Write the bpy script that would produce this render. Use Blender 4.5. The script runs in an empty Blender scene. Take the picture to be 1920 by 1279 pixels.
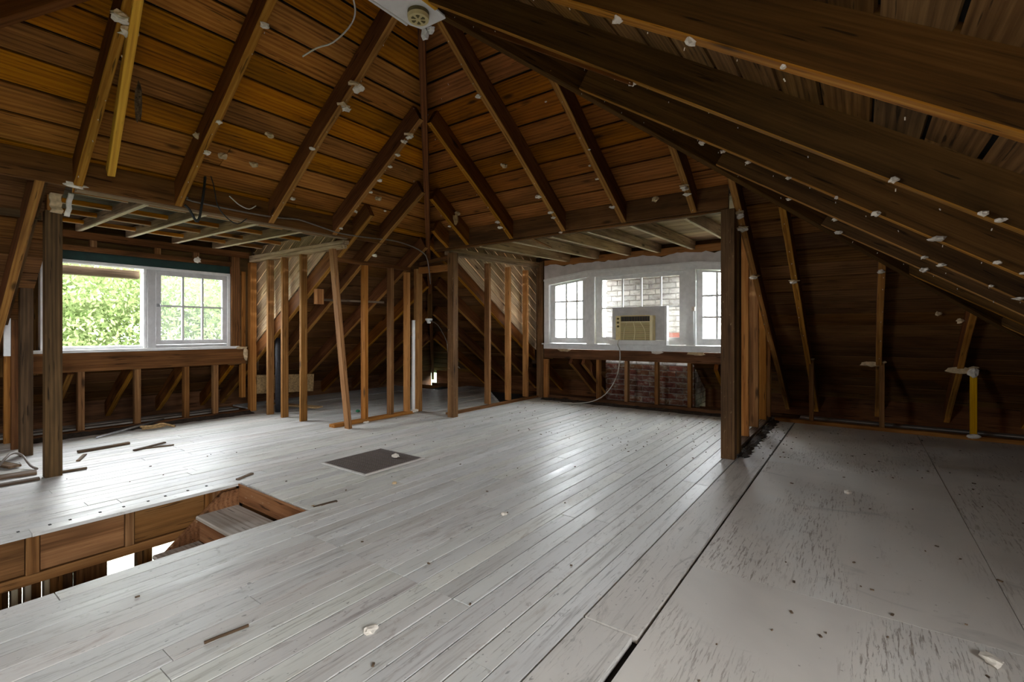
import bpy, bmesh, math, random
import numpy as np
from mathutils import Vector, Matrix, Euler
random.seed(7); rng = np.random.default_rng(7)
SC = bpy.context.scene
COL = SC.collection

# ------------------------------------------------------------------ camera
F_PX, HORIZON, YAW, CAM_H = 894.13, 621.1, math.radians(36.147), 1.2
cam = bpy.data.cameras.new('camera'); camo = bpy.data.objects.new('camera', cam); COL.objects.link(camo)
cam.sensor_width = 36.0; cam.lens = F_PX * 36.0 / 1920.0
cam.shift_y = -(639.5 - HORIZON) / 1920.0
cam.clip_start = 0.05; cam.clip_end = 400
camo.location = (0, 0, CAM_H); camo.rotation_euler = (math.pi / 2, 0, YAW)
SC.camera = camo

# ------------------------------------------------------------------ sky, exposure
SKY = 9.0
w = bpy.data.worlds.new('overcast_sky'); SC.world = w; w.use_nodes = True
bg = w.node_tree.nodes['Background']; bg.inputs[0].default_value = (0.93, 0.97, 1.0, 1); bg.inputs[1].default_value = SKY
SC.view_settings.view_transform = 'Standard'; SC.view_settings.look = 'None'
SC.view_settings.exposure = 2.1; SC.view_settings.gamma = 1.0; SC.view_settings.use_curve_mapping = False
SC.cycles.diffuse_bounces = 5; SC.cycles.max_bounces = 12; SC.cycles.transparent_max_bounces = 16
def portal(loc, rot, sx, sy):
    l = bpy.data.lights.new('window_portal', 'AREA'); l.shape = 'RECTANGLE'; l.size = sx; l.size_y = sy
    l.cycles.is_portal = True
    o = bpy.data.objects.new('window_portal', l); COL.objects.link(o); o.location = loc; o.rotation_euler = rot
portal((-7.62, 2.2, 1.5), (0, -math.pi / 2, 0), 1.1, 2.0)            # window of the left dormer, shining to +X
portal((-2.83, 7.5, 1.55), (-math.pi / 2, 0, 0), 3.4, 1.2)           # bay window, shining to -Y
portal((2.02, -.4, 1.52), (0, math.pi / 2, 0), 1.1, 1.9)             # added right dormer window, out of view, lighting the foreground
portal((-2.83, -3.2, 1.6), (math.pi / 2, 0, 0), .6, 1.3)            # added rear dormer window, out of view, shining to +Y

# ------------------------------------------------------------------ helpers
WM = {}
def lin(c):
    def f(v):
        v /= 255.0
        return v / 12.92 if v <= 0.04045 else ((v + 0.055) / 1.055) ** 2.4
    return (f(c[0]), f(c[1]), f(c[2]), 1.0)
def link(o, mw, parent=None):
    COL.objects.link(o)
    WM[o.name] = mw
    if parent is not None:
        o.parent = parent
        o.matrix_basis = WM[parent.name].inverted() @ mw
    else:
        o.matrix_basis = mw
    return o
def tag(o, label=None, cat=None, group=None, kind=None):
    if label: o['label'] = label
    if cat: o['category'] = cat
    if group: o['group'] = group
    if kind: o['kind'] = kind
    return o
def empty(name, loc=(0, 0, 0), parent=None, **k):
    o = bpy.data.objects.new(name, None); o.empty_display_size = 0.1
    link(o, Matrix.Translation(Vector(loc)), parent)
    return tag(o, **k)
def struct(name, label, cat='structure'):
    return empty(name, (0, 0, 0), label=label, cat=cat, kind='structure')
def meshobj(name, verts, faces, mat, mw=None, parent=None, smooth=False):
    me = bpy.data.meshes.new(name); me.from_pydata([tuple(v) for v in verts], [], faces)
    bm = bmesh.new(); bm.from_mesh(me); bmesh.ops.recalc_face_normals(bm, faces=bm.faces); bm.to_mesh(me); bm.free()
    me.materials.append(M[mat] if isinstance(mat, str) else mat)
    if smooth:
        for p in me.polygons: p.use_smooth = True
    o = bpy.data.objects.new(name, me)
    return link(o, mw or Matrix.Identity(4), parent)
def frame(p0, p1, up):
    p0, p1, up = Vector(p0), Vector(p1), Vector(up)
    x = (p1 - p0); L = x.length; x = x / L
    z = up - x * up.dot(x); z.normalize(); y = z.cross(x)
    m = Matrix(((x.x, y.x, z.x, 0), (x.y, y.y, z.y, 0), (x.z, y.z, z.z, 0), (0, 0, 0, 1)))
    m.translation = (p0 + p1) / 2
    return m, L
def boxdata(L, wd, h, ch=0.004, seg=1, jit=0.0):
    """bar along local x, section wd (y) by h (z), long edges chamfered"""
    a, b = wd / 2, h / 2; c = min(ch, a * .5, b * .5)
    if c > 0: prof = [(-a + c, -b), (a - c, -b), (a, -b + c), (a, b - c), (a - c, b), (-a + c, b), (-a, b - c), (-a, -b + c)]
    else: prof = [(-a, -b), (a, -b), (a, b), (-a, b)]
    n = len(prof); V = []; Fc = []
    for s in range(seg + 1):
        jy = random.uniform(-jit, jit) if 0 < s < seg else 0; jz = random.uniform(-jit, jit) if 0 < s < seg else 0
        for (y, z) in prof: V.append((-L / 2 + L * s / seg, y + jy, z + jz))
    for s in range(seg):
        for i in range(n):
            j = (i + 1) % n
            Fc.append((s * n + i, s * n + j, (s + 1) * n + j, (s + 1) * n + i))
    Fc.append(tuple(range(n))[::-1]); Fc.append(tuple(range(seg * n, seg * n + n)))
    return V, Fc
def bar(name, p0, p1, wd, h, mat, parent=None, up=(0, 0, 1), ch=0.004, seg=1, jit=0.0):
    """beam whose axis runs p0-p1; h is measured along 'up', wd across"""
    m, L = frame(p0, p1, up); V, Fc = boxdata(L, wd, h, ch, seg, jit)
    return meshobj(name, V, Fc, mat, m, parent)
def box(name, lo, hi, mat, parent=None, ch=0.003, axis=None):
    """axis-aligned block between two corners, local x along its longest side (grain)"""
    lo, hi = Vector(lo), Vector(hi); d = hi - lo; c = (lo + hi) / 2
    ax = axis if axis is not None else max(range(3), key=lambda i: d[i])
    e = [Vector((1, 0, 0)), Vector((0, 1, 0)), Vector((0, 0, 1))]
    u = e[2] if ax != 2 else e[0]
    p0 = c - e[ax] * d[ax] / 2; p1 = c + e[ax] * d[ax] / 2
    oth = [i for i in range(3) if i != ax]; ui = 2 if ax != 2 else 0; wi = [i for i in oth if i != ui][0]
    return bar(name, p0, p1, d[wi], d[ui], mat, parent, up=u, ch=ch)
def prism(name, poly, thick, mw, mat, parent=None):
    """flat plate: poly in local xy, from z=0 to z=thick"""
    n = len(poly)
    V = [(x, y, 0) for x, y in poly] + [(x, y, thick) for x, y in poly]
    Fc = [tuple(range(n))[::-1], tuple(range(n, 2 * n))] + [(i, (i + 1) % n, n + (i + 1) % n, n + i) for i in range(n)]
    return meshobj(name, V, Fc, mat, mw, parent)
def tube(name, pts, r, mat, parent=None, sides=6, base=(0, 0, 0), smooth_steps=3):
    P = [Vector(p) for p in pts]
    if smooth_steps > 1 and len(P) > 2:
        Q = []
        for i in range(len(P) - 1):
            a, b, c, d = P[max(i - 1, 0)], P[i], P[i + 1], P[min(i + 2, len(P) - 1)]
            for s in range(smooth_steps):
                t = s / smooth_steps
                Q.append(0.5 * ((2 * b) + (c - a) * t + (2 * a - 5 * b + 4 * c - d) * t * t + (3 * b - a - 3 * c + d) * t ** 3))
        Q.append(P[-1]); P = Q
    base = Vector(base); V = []; Fc = []
    for i, p in enumerate(P):
        t = (P[min(i + 1, len(P) - 1)] - P[max(i - 1, 0)]).normalized()
        a = t.cross(Vector((0, 0, 1))) if abs(t.z) < .95 else t.cross(Vector((1, 0, 0)))
        a.normalize(); b = t.cross(a)
        rr = r(i / max(1, len(P) - 1)) if callable(r) else r
        for k in range(sides):
            th = 2 * math.pi * k / sides
            V.append(p - base + a * math.cos(th) * rr + b * math.sin(th) * rr)
    for i in range(len(P) - 1):
        for k in range(sides):
            k2 = (k + 1) % sides
            Fc.append((i * sides + k, i * sides + k2, (i + 1) * sides + k2, (i + 1) * sides + k))
    Fc.append(tuple(range(sides))[::-1]); Fc.append(tuple(range((len(P) - 1) * sides, len(P) * sides)))
    return meshobj(name, V, Fc, mat, Matrix.Translation(base), parent, smooth=True)
def lump(name, c, size, mat, parent=None, flat=1.0, jag=.35, seed=None):
    """ragged scrap: a small icosphere knocked out of shape"""
    bm = bmesh.new(); bmesh.ops.create_icosphere(bm, subdivisions=2, radius=1)
    r = random.Random(seed if seed is not None else random.random())
    for v in bm.verts:
        k = 1 + r.uniform(-jag, jag)
        v.co = Vector((v.co.x * size[0] * k, v.co.y * size[1] * k, v.co.z * size[2] * k * flat))
    me = bpy.data.meshes.new(name); bm.to_mesh(me); bm.free(); me.materials.append(M[mat])
    return link(bpy.data.objects.new(name, me), Matrix.Translation(Vector(c)), parent)
def joined(name, boxes, mat, parent=None, mw=None):
    """many tiny blocks as one mesh: list of (matrix, L, w, h)"""
    V = []; Fc = []
    for m, L, a, h in boxes:
        v, f = boxdata(L, a, h, 0); o = len(V)
        V += [tuple(m @ Vector(p)) for p in v]; Fc += [tuple(i + o for i in q) for q in f]
    return meshobj(name, V, Fc, mat, mw, parent)

# ------------------------------------------------------------------ materials
M = {}
class NG:
    def __init__(s, name):
        s.m = bpy.data.materials.new(name); s.m.use_nodes = True; s.t = s.m.node_tree; s.n = s.t.nodes; s.n.clear()
        s.out = s.n.new('ShaderNodeOutputMaterial'); s.b = s.n.new('ShaderNodeBsdfPrincipled'); s.l(s.b.outputs[0], s.out.inputs[0]); M[name] = s.m
    def l(s, a, b): s.t.links.new(a, b)
    def new(s, t, **k):
        n = s.n.new(t)
        for a, v in k.items(): setattr(n, a, v)
        return n
    def vec(s, scale, rnd=True):
        tc = s.new('ShaderNodeTexCoord'); mp = s.new('ShaderNodeMapping'); mp.inputs['Scale'].default_value = scale
        if rnd:
            oi = s.new('ShaderNodeObjectInfo'); ml = s.new('ShaderNodeMath', operation='MULTIPLY'); ml.inputs[1].default_value = 61.7
            s.l(oi.outputs['Random'], ml.inputs[0]); s.l(ml.outputs[0], mp.inputs['Location'])
        s.l(tc.outputs['Object'], mp.inputs['Vector'])
        return mp.outputs[0]
    def noise(s, v, scale=1, detail=4, rough=.6, dist=0):
        n = s.new('ShaderNodeTexNoise'); n.inputs['Scale'].default_value = scale; n.inputs['Detail'].default_value = detail
        n.inputs['Roughness'].default_value = rough; n.inputs['Distortion'].default_value = dist; s.l(v, n.inputs['Vector']); return n.outputs['Fac']
    def ramp(s, fac, stops):
        r = s.new('ShaderNodeValToRGB'); e = r.color_ramp.elements
        while len(e) < len(stops): e.new(.5)
        for i, (p, c) in enumerate(stops):
            e[i].position = p; e[i].color = c if len(c) == 4 else (*c, 1)
        s.l(fac, r.inputs[0]); return r.outputs[0]
    def mix(s, fac, a, b, mode='MIX'):
        n = s.new('ShaderNodeMix', data_type='RGBA', blend_type=mode)
        for i, v in ((0, fac), (6, a), (7, b)):
            if hasattr(v, 'links'): s.l(v, n.inputs[i])
            else: n.inputs[i].default_value = v
        return n.outputs[2]
    def math(s, op, a, b):
        n = s.new('ShaderNodeMath', operation=op)
        for i, v in ((0, a), (1, b)):
            if hasattr(v, 'links'): s.l(v, n.inputs[i])
            else: n.inputs[i].default_value = v
        return n.outputs[0]
    def hsv(s, col, hr=(.49, .51), sr=(.9, 1.1), vr=(.75, 1.25)):
        oi = s.new('ShaderNodeObjectInfo'); h = s.new('ShaderNodeHueSaturation')
        f = s.new('ShaderNodeMapRange'); f.inputs[3].default_value, f.inputs[4].default_value = vr; s.l(oi.outputs['Random'], f.inputs[0]); s.l(f.outputs[0], h.inputs['Value'])
        r2 = s.math('FRACT', s.math('MULTIPLY', oi.outputs['Random'], 17.3), 0)
        f = s.new('ShaderNodeMapRange'); f.inputs[3].default_value, f.inputs[4].default_value = sr; s.l(r2, f.inputs[0]); s.l(f.outputs[0], h.inputs['Saturation'])
        r3 = s.math('FRACT', s.math('MULTIPLY', oi.outputs['Random'], 41.9), 0)
        f = s.new('ShaderNodeMapRange'); f.inputs[3].default_value, f.inputs[4].default_value = hr; s.l(r3, f.inputs[0]); s.l(f.outputs[0], h.inputs['Hue'])
        s.l(col, h.inputs['Color']); return h.outputs[0]
    def bump(s, fac, strength=.3, dist=.004):
        b = s.new('ShaderNodeBump'); b.inputs['Strength'].default_value = strength; b.inputs['Distance'].default_value = dist
        s.l(fac, b.inputs['Height']); s.l(b.outputs[0], s.b.inputs['Normal'])
    def done(s, col, rough=.6, spec=.4):
        if hasattr(col, 'links'): s.l(col, s.b.inputs['Base Color'])
        else: s.b.inputs['Base Color'].default_value = col
        if hasattr(rough, 'links'): s.l(rough, s.b.inputs['Roughness'])
        else: s.b.inputs['Roughness'].default_value = rough
        s.b.inputs['Specular IOR Level'].default_value = spec
        return s.m

def wood(name, dark, mid, light, vr=(.75, 1.25), rough=.75, stain=.55, rings=9, specks=None, spec=.12, bump=.35, knots=.8):
    g = NG(name)
    fine = g.noise(g.vec((2.4, 95, 95)), 1, 3, .6)
    streak = g.noise(g.vec((.8, 14, 14)), 1, 3, .6, .3)
    wv = g.new('ShaderNodeTexWave', wave_type='BANDS', bands_direction='Y'); wv.inputs['Scale'].default_value = 1.0
    wv.inputs['Distortion'].default_value = 11; wv.inputs['Detail'].default_value = 2.5; wv.inputs['Detail Scale'].default_value = .6; g.l(g.vec((.5, rings, rings)), wv.inputs['Vector'])
    grain = g.math('ADD', g.math('ADD', g.math('MULTIPLY', fine, .5), g.math('MULTIPLY', streak, .36)), g.math('MULTIPLY', wv.outputs['Fac'], .14))
    col = g.ramp(grain, [(.3, lin(dark)), (.48, lin(mid)), (.7, lin(light))])
    blot = g.noise(g.vec((1.1, 3.2, 3.2)), 1, 3, .62, .5)
    col = g.mix(g.ramp(blot, [(.34, (stain, stain, stain)), (.58, (0, 0, 0))]), col, lin([c * .42 for c in mid]))
    vo = g.new('ShaderNodeTexVoronoi'); vo.inputs['Scale'].default_value = 1.0; g.l(g.vec((1.5, 5.0, 5.0)), vo.inputs['Vector'])
    col = g.mix(g.ramp(vo.outputs['Distance'], [(.05, (knots,) * 3), (.13, (0, 0, 0))]), col, lin([c * .4 for c in dark]))
    crack = g.noise(g.vec((3.5, 55, 55)), 1, 2, .5)
    col = g.mix(g.ramp(crack, [(.30, (.7, .7, .7)), (.35, (0, 0, 0))]), col, lin([c * .3 for c in dark]))
    if specks:
        sp = g.noise(g.vec((14, 38, 38)), 1, 5, .75)
        col = g.mix(g.ramp(sp, [(.63, (0, 0, 0)), (.70, (.75, .75, .75))]), col, lin(specks))
    col = g.hsv(col, vr=vr, hr=(.497, .503), sr=(.94, 1.06))
    g.bump(grain, bump, .004)
    return g.done(col, rough, spec)
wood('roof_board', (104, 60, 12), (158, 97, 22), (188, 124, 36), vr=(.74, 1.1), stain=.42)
wood('roof_board_end', (96, 54, 14), (142, 83, 24), (170, 106, 36), vr=(.72, 1.1), stain=.42)
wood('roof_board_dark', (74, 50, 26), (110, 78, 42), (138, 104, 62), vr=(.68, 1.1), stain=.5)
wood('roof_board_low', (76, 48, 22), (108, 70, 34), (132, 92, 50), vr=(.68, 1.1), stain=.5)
wood('shaded_wood', (50, 36, 22), (74, 54, 34), (96, 72, 48), vr=(.7, 1.1), stain=.5)  # shade under the dormer roof put into the wood colour
wood('rafter_red', (74, 40, 16), (104, 60, 26), (126, 78, 38), vr=(.82, 1.1), stain=.3)
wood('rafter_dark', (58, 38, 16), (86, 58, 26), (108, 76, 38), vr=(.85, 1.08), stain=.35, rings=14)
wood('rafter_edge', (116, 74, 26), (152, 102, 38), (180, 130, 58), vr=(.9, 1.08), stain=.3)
wood('post_brown', (52, 38, 24), (78, 58, 36), (102, 76, 48), vr=(.9, 1.08), stain=.4)
wood('stud', (98, 64, 34), (138, 94, 52), (168, 124, 78), vr=(.75, 1.12), stain=.4)
wood('stud_orange', (124, 78, 34), (164, 106, 48), (190, 134, 72), vr=(.8, 1.08), stain=.25)
wood('new_wood', (178, 122, 20), (212, 156, 32), (230, 180, 52), vr=(.95, 1.05), stain=.05)
wood('old_post', (72, 50, 32), (110, 80, 52), (142, 108, 74), vr=(.85, 1.1), stain=.45, specks=(176, 150, 112))
wood('pale_joist', (112, 88, 64), (158, 128, 96), (196, 168, 132), vr=(.75, 1.12), stain=.5)
wood('pale_lath', (178, 158, 126), (210, 192, 160), (230, 214, 186), vr=(.88, 1.08), stain=.15)
wood('pale_sheath', (146, 118, 88), (186, 156, 120), (214, 188, 152), vr=(.75, 1.1), stain=.4)
wood('brown_beam', (68, 42, 22), (102, 66, 36), (130, 88, 52), vr=(.85, 1.1), stain=.5)
wood('trimmer', (104, 68, 34), (142, 96, 52), (168, 120, 72), vr=(.85, 1.08), stain=.4)
wood('dark_stick', (58, 46, 36), (92, 74, 58), (128, 106, 84), vr=(.8, 1.2), stain=.4)
wood('stair_wood', (104, 66, 42), (140, 94, 62), (166, 118, 82), vr=(.9, 1.1), stain=.3, specks=(196, 176, 150))
wood('tread_worn', (140, 126, 112), (184, 174, 162), (206, 198, 188), vr=(.95, 1.05), stain=.25)
wood('grey_wood', (120, 110, 100), (158, 148, 138), (190, 182, 172), vr=(.85, 1.1), stain=.3)

def painted_floor(name, base, dark, wear, scale=(1.1, 26, 26), vr=(.9, 1.06), rough=.42, hue=(.465, .535)):
    g = NG(name)
    fine = g.noise(g.vec(scale), 1, 6, .65)
    blot = g.noise(g.vec((.9, 3.5, 3.5)), 1, 5, .6, .6)
    col = g.mix(g.ramp(blot, [(.32, (0, 0, 0)), (.68, (1, 1, 1))]), lin(base), lin([min(255, c * 1.07) for c in base]))
    col = g.mix(g.ramp(fine, [(.3, (.75, .75, .75)), (.44, (0, 0, 0))]), col, lin(dark))
    scuff = g.noise(g.vec((2.2, 9, 9)), 1, 6, .7, 1.2)
    col = g.mix(g.ramp(scuff, [(.56, (0, 0, 0)), (.68, (.7, .7, .7))]), col, lin(wear))
    patch = g.noise(g.vec((6, 16, 16)), 1, 7, .75, .8)
    col = g.mix(g.ramp(patch, [(.58, (0, 0, 0)), (.64, (.45, .45, .45))]), col, lin([c * .82 for c in wear]))
    crk = g.noise(g.vec((5, 120, 120)), 1, 4, .6)
    col = g.mix(g.ramp(crk, [(.33, (.6, .6, .6)), (.39, (0, 0, 0))]), col, lin([c * .72 for c in dark]))
    dirt = g.noise(g.vec((30, 45, 45)), 1, 2, .5)
    col = g.mix(g.ramp(dirt, [(.70, (0, 0, 0)), (.74, (.55, .55, .55))]), col, lin([c * .5 for c in dark]))
    col = g.hsv(col, hr=hue, sr=(.5, 1.35), vr=vr)
    g.bump(g.math('ADD', fine, g.math('MULTIPLY', scuff, .5)), .25, .003)
    rr = g.ramp(blot, [(.3, (rough - .1,) * 3), (.7, (rough + .16,) * 3)])
    return g.done(col, rr, .45)
painted_floor('floor_paint', (200, 198, 193), (154, 148, 142), (172, 163, 153))
painted_floor('strip_paint', (186, 178, 170), (150, 138, 128), (150, 142, 134), rough=.55, hue=(.49, .51))
def plywood():
    g = NG('plywood_paint')
    v = g.vec((9, 95, 1))
    crack = g.noise(v, 1, 7, .72, .35)
    area = g.noise(g.vec((.9, 1.6, 1)), 1, 3, .55, .8)
    c1 = g.math('MULTIPLY', g.ramp(crack, [(.40, (1, 1, 1)), (.46, (0, 0, 0))]), g.ramp(area, [(.46, (0, 0, 0)), (.6, (1, 1, 1))]))
    wv = g.new('ShaderNodeTexWave', wave_type='RINGS'); wv.inputs['Scale'].default_value = 1.3; wv.inputs['Distortion'].default_value = 9; wv.inputs['Detail'].default_value = 3
    g.l(g.vec((.25, 1.1, 1)), wv.inputs['Vector'])
    blot = g.noise(g.vec((.8, .8, 1)), 1, 5, .6, .5)
    col = g.ramp(blot, [(.3, lin((196, 190, 182))), (.55, lin((210, 203, 194))), (.75, lin((205, 204, 200)))])
    col = g.mix(g.math('MULTIPLY', wv.outputs['Fac'], .18), col, lin((182, 174, 168)))
    col = g.mix(g.math('MULTIPLY', c1, .85), col, lin((136, 122, 110)))
    smear = g.noise(g.vec((2.6, 1.1, 1)), 1, 5, .65, 1.4)
    col = g.mix(g.ramp(smear, [(.62, (0, 0, 0)), (.7, (.55, .55, .55))]), col, lin((166, 162, 156)))
    dirt = g.noise(g.vec((28, 28, 1)), 1, 3, .6)
    col = g.mix(g.ramp(dirt, [(.69, (0, 0, 0)), (.74, (.7, .7, .7))]), col, lin((120, 110, 100)))
    g.bump(g.math('SUBTRACT', g.math('MULTIPLY', blot, .2), c1), .5, .004)
    return g.done(col, .58, .35)
plywood()
def flat(name, c, rough=.5, noise_amt=.12, nscale=30, spec=.4, vr=None, metal=0):
    g = NG(name); n = g.noise(g.vec((nscale,) * 3), 1, 4, .6)
    col = g.mix(g.ramp(n, [(.35, (0, 0, 0)), (.7, (1, 1, 1))]), lin([x * (1 - noise_amt) for x in c]), lin(c))
    if vr: col = g.hsv(col, vr=vr)
    g.b.inputs['Metallic'].default_value = metal
    return g.done(col, rough, spec)
flat('white_paint', (232, 232, 230), .4, .07, 12)
flat('grey_paint', (205, 204, 204), .5, .10, 9)
flat('plaster', (236, 226, 212), .9, .12, 40)
flat('plaster_tan', (214, 186, 146), .9, .2, 30)
flat('plaster_wall', (214, 208, 206), .8, .10, 6)
flat('drywall', (238, 236, 232), .8, .04, 10)
flat('felt', (26, 22, 18), .95, .3, 20)
flat('soil', (72, 58, 46), .95, .5, 25)
flat('beige_plastic', (226, 206, 150), .45, .06, 14)
flat('beige_light', (240, 226, 180), .45, .04, 14)
flat('dark_plastic', (62, 54, 46), .6, .1, 14)
flat('cream_plastic', (222, 206, 150), .45, .05, 20)
flat('dark_slot', (110, 98, 60), .7, .1, 20)
flat('grille_metal', (104, 94, 90), .55, .2, 30)
flat('grille_dark', (34, 30, 28), .8, .2, 30)
flat('cable_black', (28, 26, 26), .5, .1, 30)
flat('cable_grey', (120, 108, 98), .6, .15, 30)
flat('cable_white', (214, 208, 196), .5, .08, 30)
flat('steel', (176, 176, 178), .35, .15, 30, metal=.6)
flat('porcelain', (236, 234, 230), .3, .03, 20)
flat('green_paint', (24, 58, 52), .6, .2, 9)
flat('cast_pipe', (52, 52, 58), .6, .3, 20)
flat('under_plaster', (120, 112, 102), .9, .15, 6)
flat('lower_wall', (206, 202, 192), .8, .08, 5)
flat('lawn', (70, 92, 44), .9, .35, 3)
flat('bark', (84, 68, 52), .9, .4, 9)
flat('insulation', (196, 160, 110), .9, .3, 40)
flat('green_plastic', (40, 140, 92), .4, .1, 30)
def leaf(name, c, c2):
    g = NG(name); t = g.t
    n = g.noise(g.vec((1.6, 1.6, 1.6), False), 1, 3, .6)
    col = g.ramp(n, [(.35, lin(c)), (.65, lin(c2))])
    d = g.new('ShaderNodeBsdfDiffuse'); tr = g.new('ShaderNodeBsdfTranslucent'); mx = g.new('ShaderNodeMixShader'); mx.inputs[0].default_value = .4
    g.l(col, d.inputs[0]); g.l(col, tr.inputs[0]); g.l(d.outputs[0], mx.inputs[1]); g.l(tr.outputs[0], mx.inputs[2]); g.l(mx.outputs[0], g.out.inputs[0])
leaf('leaf_bright', (82, 100, 54), (122, 132, 90))
leaf('leaf_mid', (62, 86, 48), (92, 110, 72))
def glass():
    g = NG('window_glass'); tr = g.new('ShaderNodeBsdfTransparent'); tr.inputs[0].default_value = (.97, .98, .985, 1)
    gl = g.new('ShaderNodeBsdfGlossy'); gl.inputs['Roughness'].default_value = .03
    df = g.new('ShaderNodeBsdfTranslucent'); df.inputs[0].default_value = (.9, .95, .95, 1)
    m1 = g.new('ShaderNodeMixShader'); m1.inputs[0].default_value = .05; m2 = g.new('ShaderNodeMixShader'); m2.inputs[0].default_value = .012
    g.l(tr.outputs[0], m1.inputs[1]); g.l(gl.outputs[0], m1.inputs[2]); g.l(m1.outputs[0], m2.inputs[1]); g.l(df.outputs[0], m2.inputs[2]); g.l(m2.outputs[0], g.out.inputs[0])
glass()
def sheer():
    g = NG('sheer_cloth'); tr = g.new('ShaderNodeBsdfTranslucent'); tr.inputs[0].default_value = (.9, .9, .86, 1)
    d = g.new('ShaderNodeBsdfDiffuse'); d.inputs[0].default_value = (.85, .85, .82, 1)
    m = g.new('ShaderNodeMixShader'); m.inputs[0].default_value = .6; g.l(d.outputs[0], m.inputs[1]); g.l(tr.outputs[0], m.inputs[2]); g.l(m.outputs[0], g.out.inputs[0])
sheer()
def brickmat(name, stops, vr):
    g = NG(name); n = g.noise(g.vec((9, 9, 14)), 1, 5, .65, .5)
    col = g.hsv(g.ramp(n, stops), vr=vr, hr=(.485, .515)); g.bump(n, .6, .01); return g.done(col, .9, .2)
brickmat('brick_white', [(.3, lin((150, 142, 138))), (.5, lin((196, 190, 186))), (.7, lin((214, 210, 206)))], (.7, 1.1))
brickmat('brick_red', [(.3, lin((84, 48, 38))), (.5, lin((122, 78, 60))), (.58, lin((140, 120, 104))), (.75, lin((178, 168, 156)))], (.6, 1.1))
brickmat('brick_bare', [(.3, lin((140, 78, 66))), (.6, lin((170, 100, 84))), (.8, lin((190, 150, 138)))], (.9, 1.1))
flat('mortar', (176, 168, 158), .95, .25, 30)

# ------------------------------------------------------------------ geometry of the house
S = .65                                            # roof pitch
XR, YB0, YD0, ZR = -2.785, 2.615, 1.69, 3.775      # ridge line and its two ends, underside of rafters
XA, ZA = -5.0, 2.335                               # header of left dormer
YB, ZB = 4.8, 2.355                                # header of end dormer
zA = lambda x: ZR - S * (XR - x)
zB = lambda y: ZR - S * (y - YB0)
zC = lambda x: ZR - S * (x - XR)
zD = lambda y: ZR - S * (YD0 - y)
CS = 1 / math.sqrt(1 + S * S)
EAVE = ZR / S                                      # plan distance from ridge to eave
RD = .19                                           # rafter depth square to slope
hipAB = lambda x: -.17 - x; hipAD = lambda x: x + 4.475; hipCB = lambda x: x + 5.40; hipCD = lambda x: -1.095 - x

def slope_frame(side, lift=0.0):
    """local x along the eave, y up the slope, z outwards; origin on ridge height line"""
    if side == 'A': x, y = Vector((0, -1, 0)), Vector((CS, 0, S * CS)); o = Vector((XR, 0, ZR))
    if side == 'C': x, y = Vector((0, 1, 0)), Vector((-CS, 0, S * CS)); o = Vector((XR, 0, ZR))
    if side == 'B': x, y = Vector((-1, 0, 0)), Vector((0, -CS, S * CS)); o = Vector((0, YB0, ZR))
    if side == 'D': x, y = Vector((1, 0, 0)), Vector((0, CS, S * CS)); o = Vector((0, YD0, ZR))
    z = x.cross(y)
    if z.z < 0: x = -x; z = x.cross(y)
    m = Matrix(((x.x, y.x, z.x, 0), (x.y, y.y, z.y, 0), (x.z, y.z, z.z, 0), (0, 0, 0, 1)))
    m.translation = o + Vector((0, 0, lift / CS))
    return m
ROOF = {}
for k, nm, lb in (('A', 'ceiling_left', 'left roof slope of brown boards with exposed rafters above the open window'),
                  ('B', 'ceiling_end', 'hipped end roof slope of reddish boards above the bay window'),
                  ('C', 'ceiling_right', 'dark right roof slope with deep rafters running close overhead'),
                  ('D', 'ceiling_back', 'rear roof slope of brown boards behind the viewer')):
    ROOF[k] = struct(nm, lb, 'roof slope')
def spans(side, d):
    """free intervals along the eave direction (world coordinate) at plan distance d from the ridge"""
    if side == 'A': x = XR - d; a, b = hipAD(x), hipAB(x); holes = [(1.0, 3.56)] if x < XA - .055 and x > -7.52 else []
    if side == 'C': x = XR + d; a, b = hipCD(x), hipCB(x); holes = [(-1.75, .95)] if -.5 < x < 1.95 else []
    if side == 'B': y = YB0 + d; a, b = -.17 - y, y - 5.40; holes = [(-4.88, -.94)] if YB + .055 < y < 7.42 else ([(-3.615, -2.125)] if y > 7.70 else [])
    if side == 'D': y = YD0 - d; a, b = y - 4.475, -1.095 - y; holes = [(-4.55, -1.05)] if -.9 > y > -3.3 else []
    out = [(a, b)]
    for h in holes:
        nx = []
        for (p, q) in out:
            if h[0] > p: nx.append((p, min(q, h[0])))
            if h[1] < q: nx.append((max(p, h[1]), q))
        out = nx
    return [(p, q) for p, q in out if q - p > .05]
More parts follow.
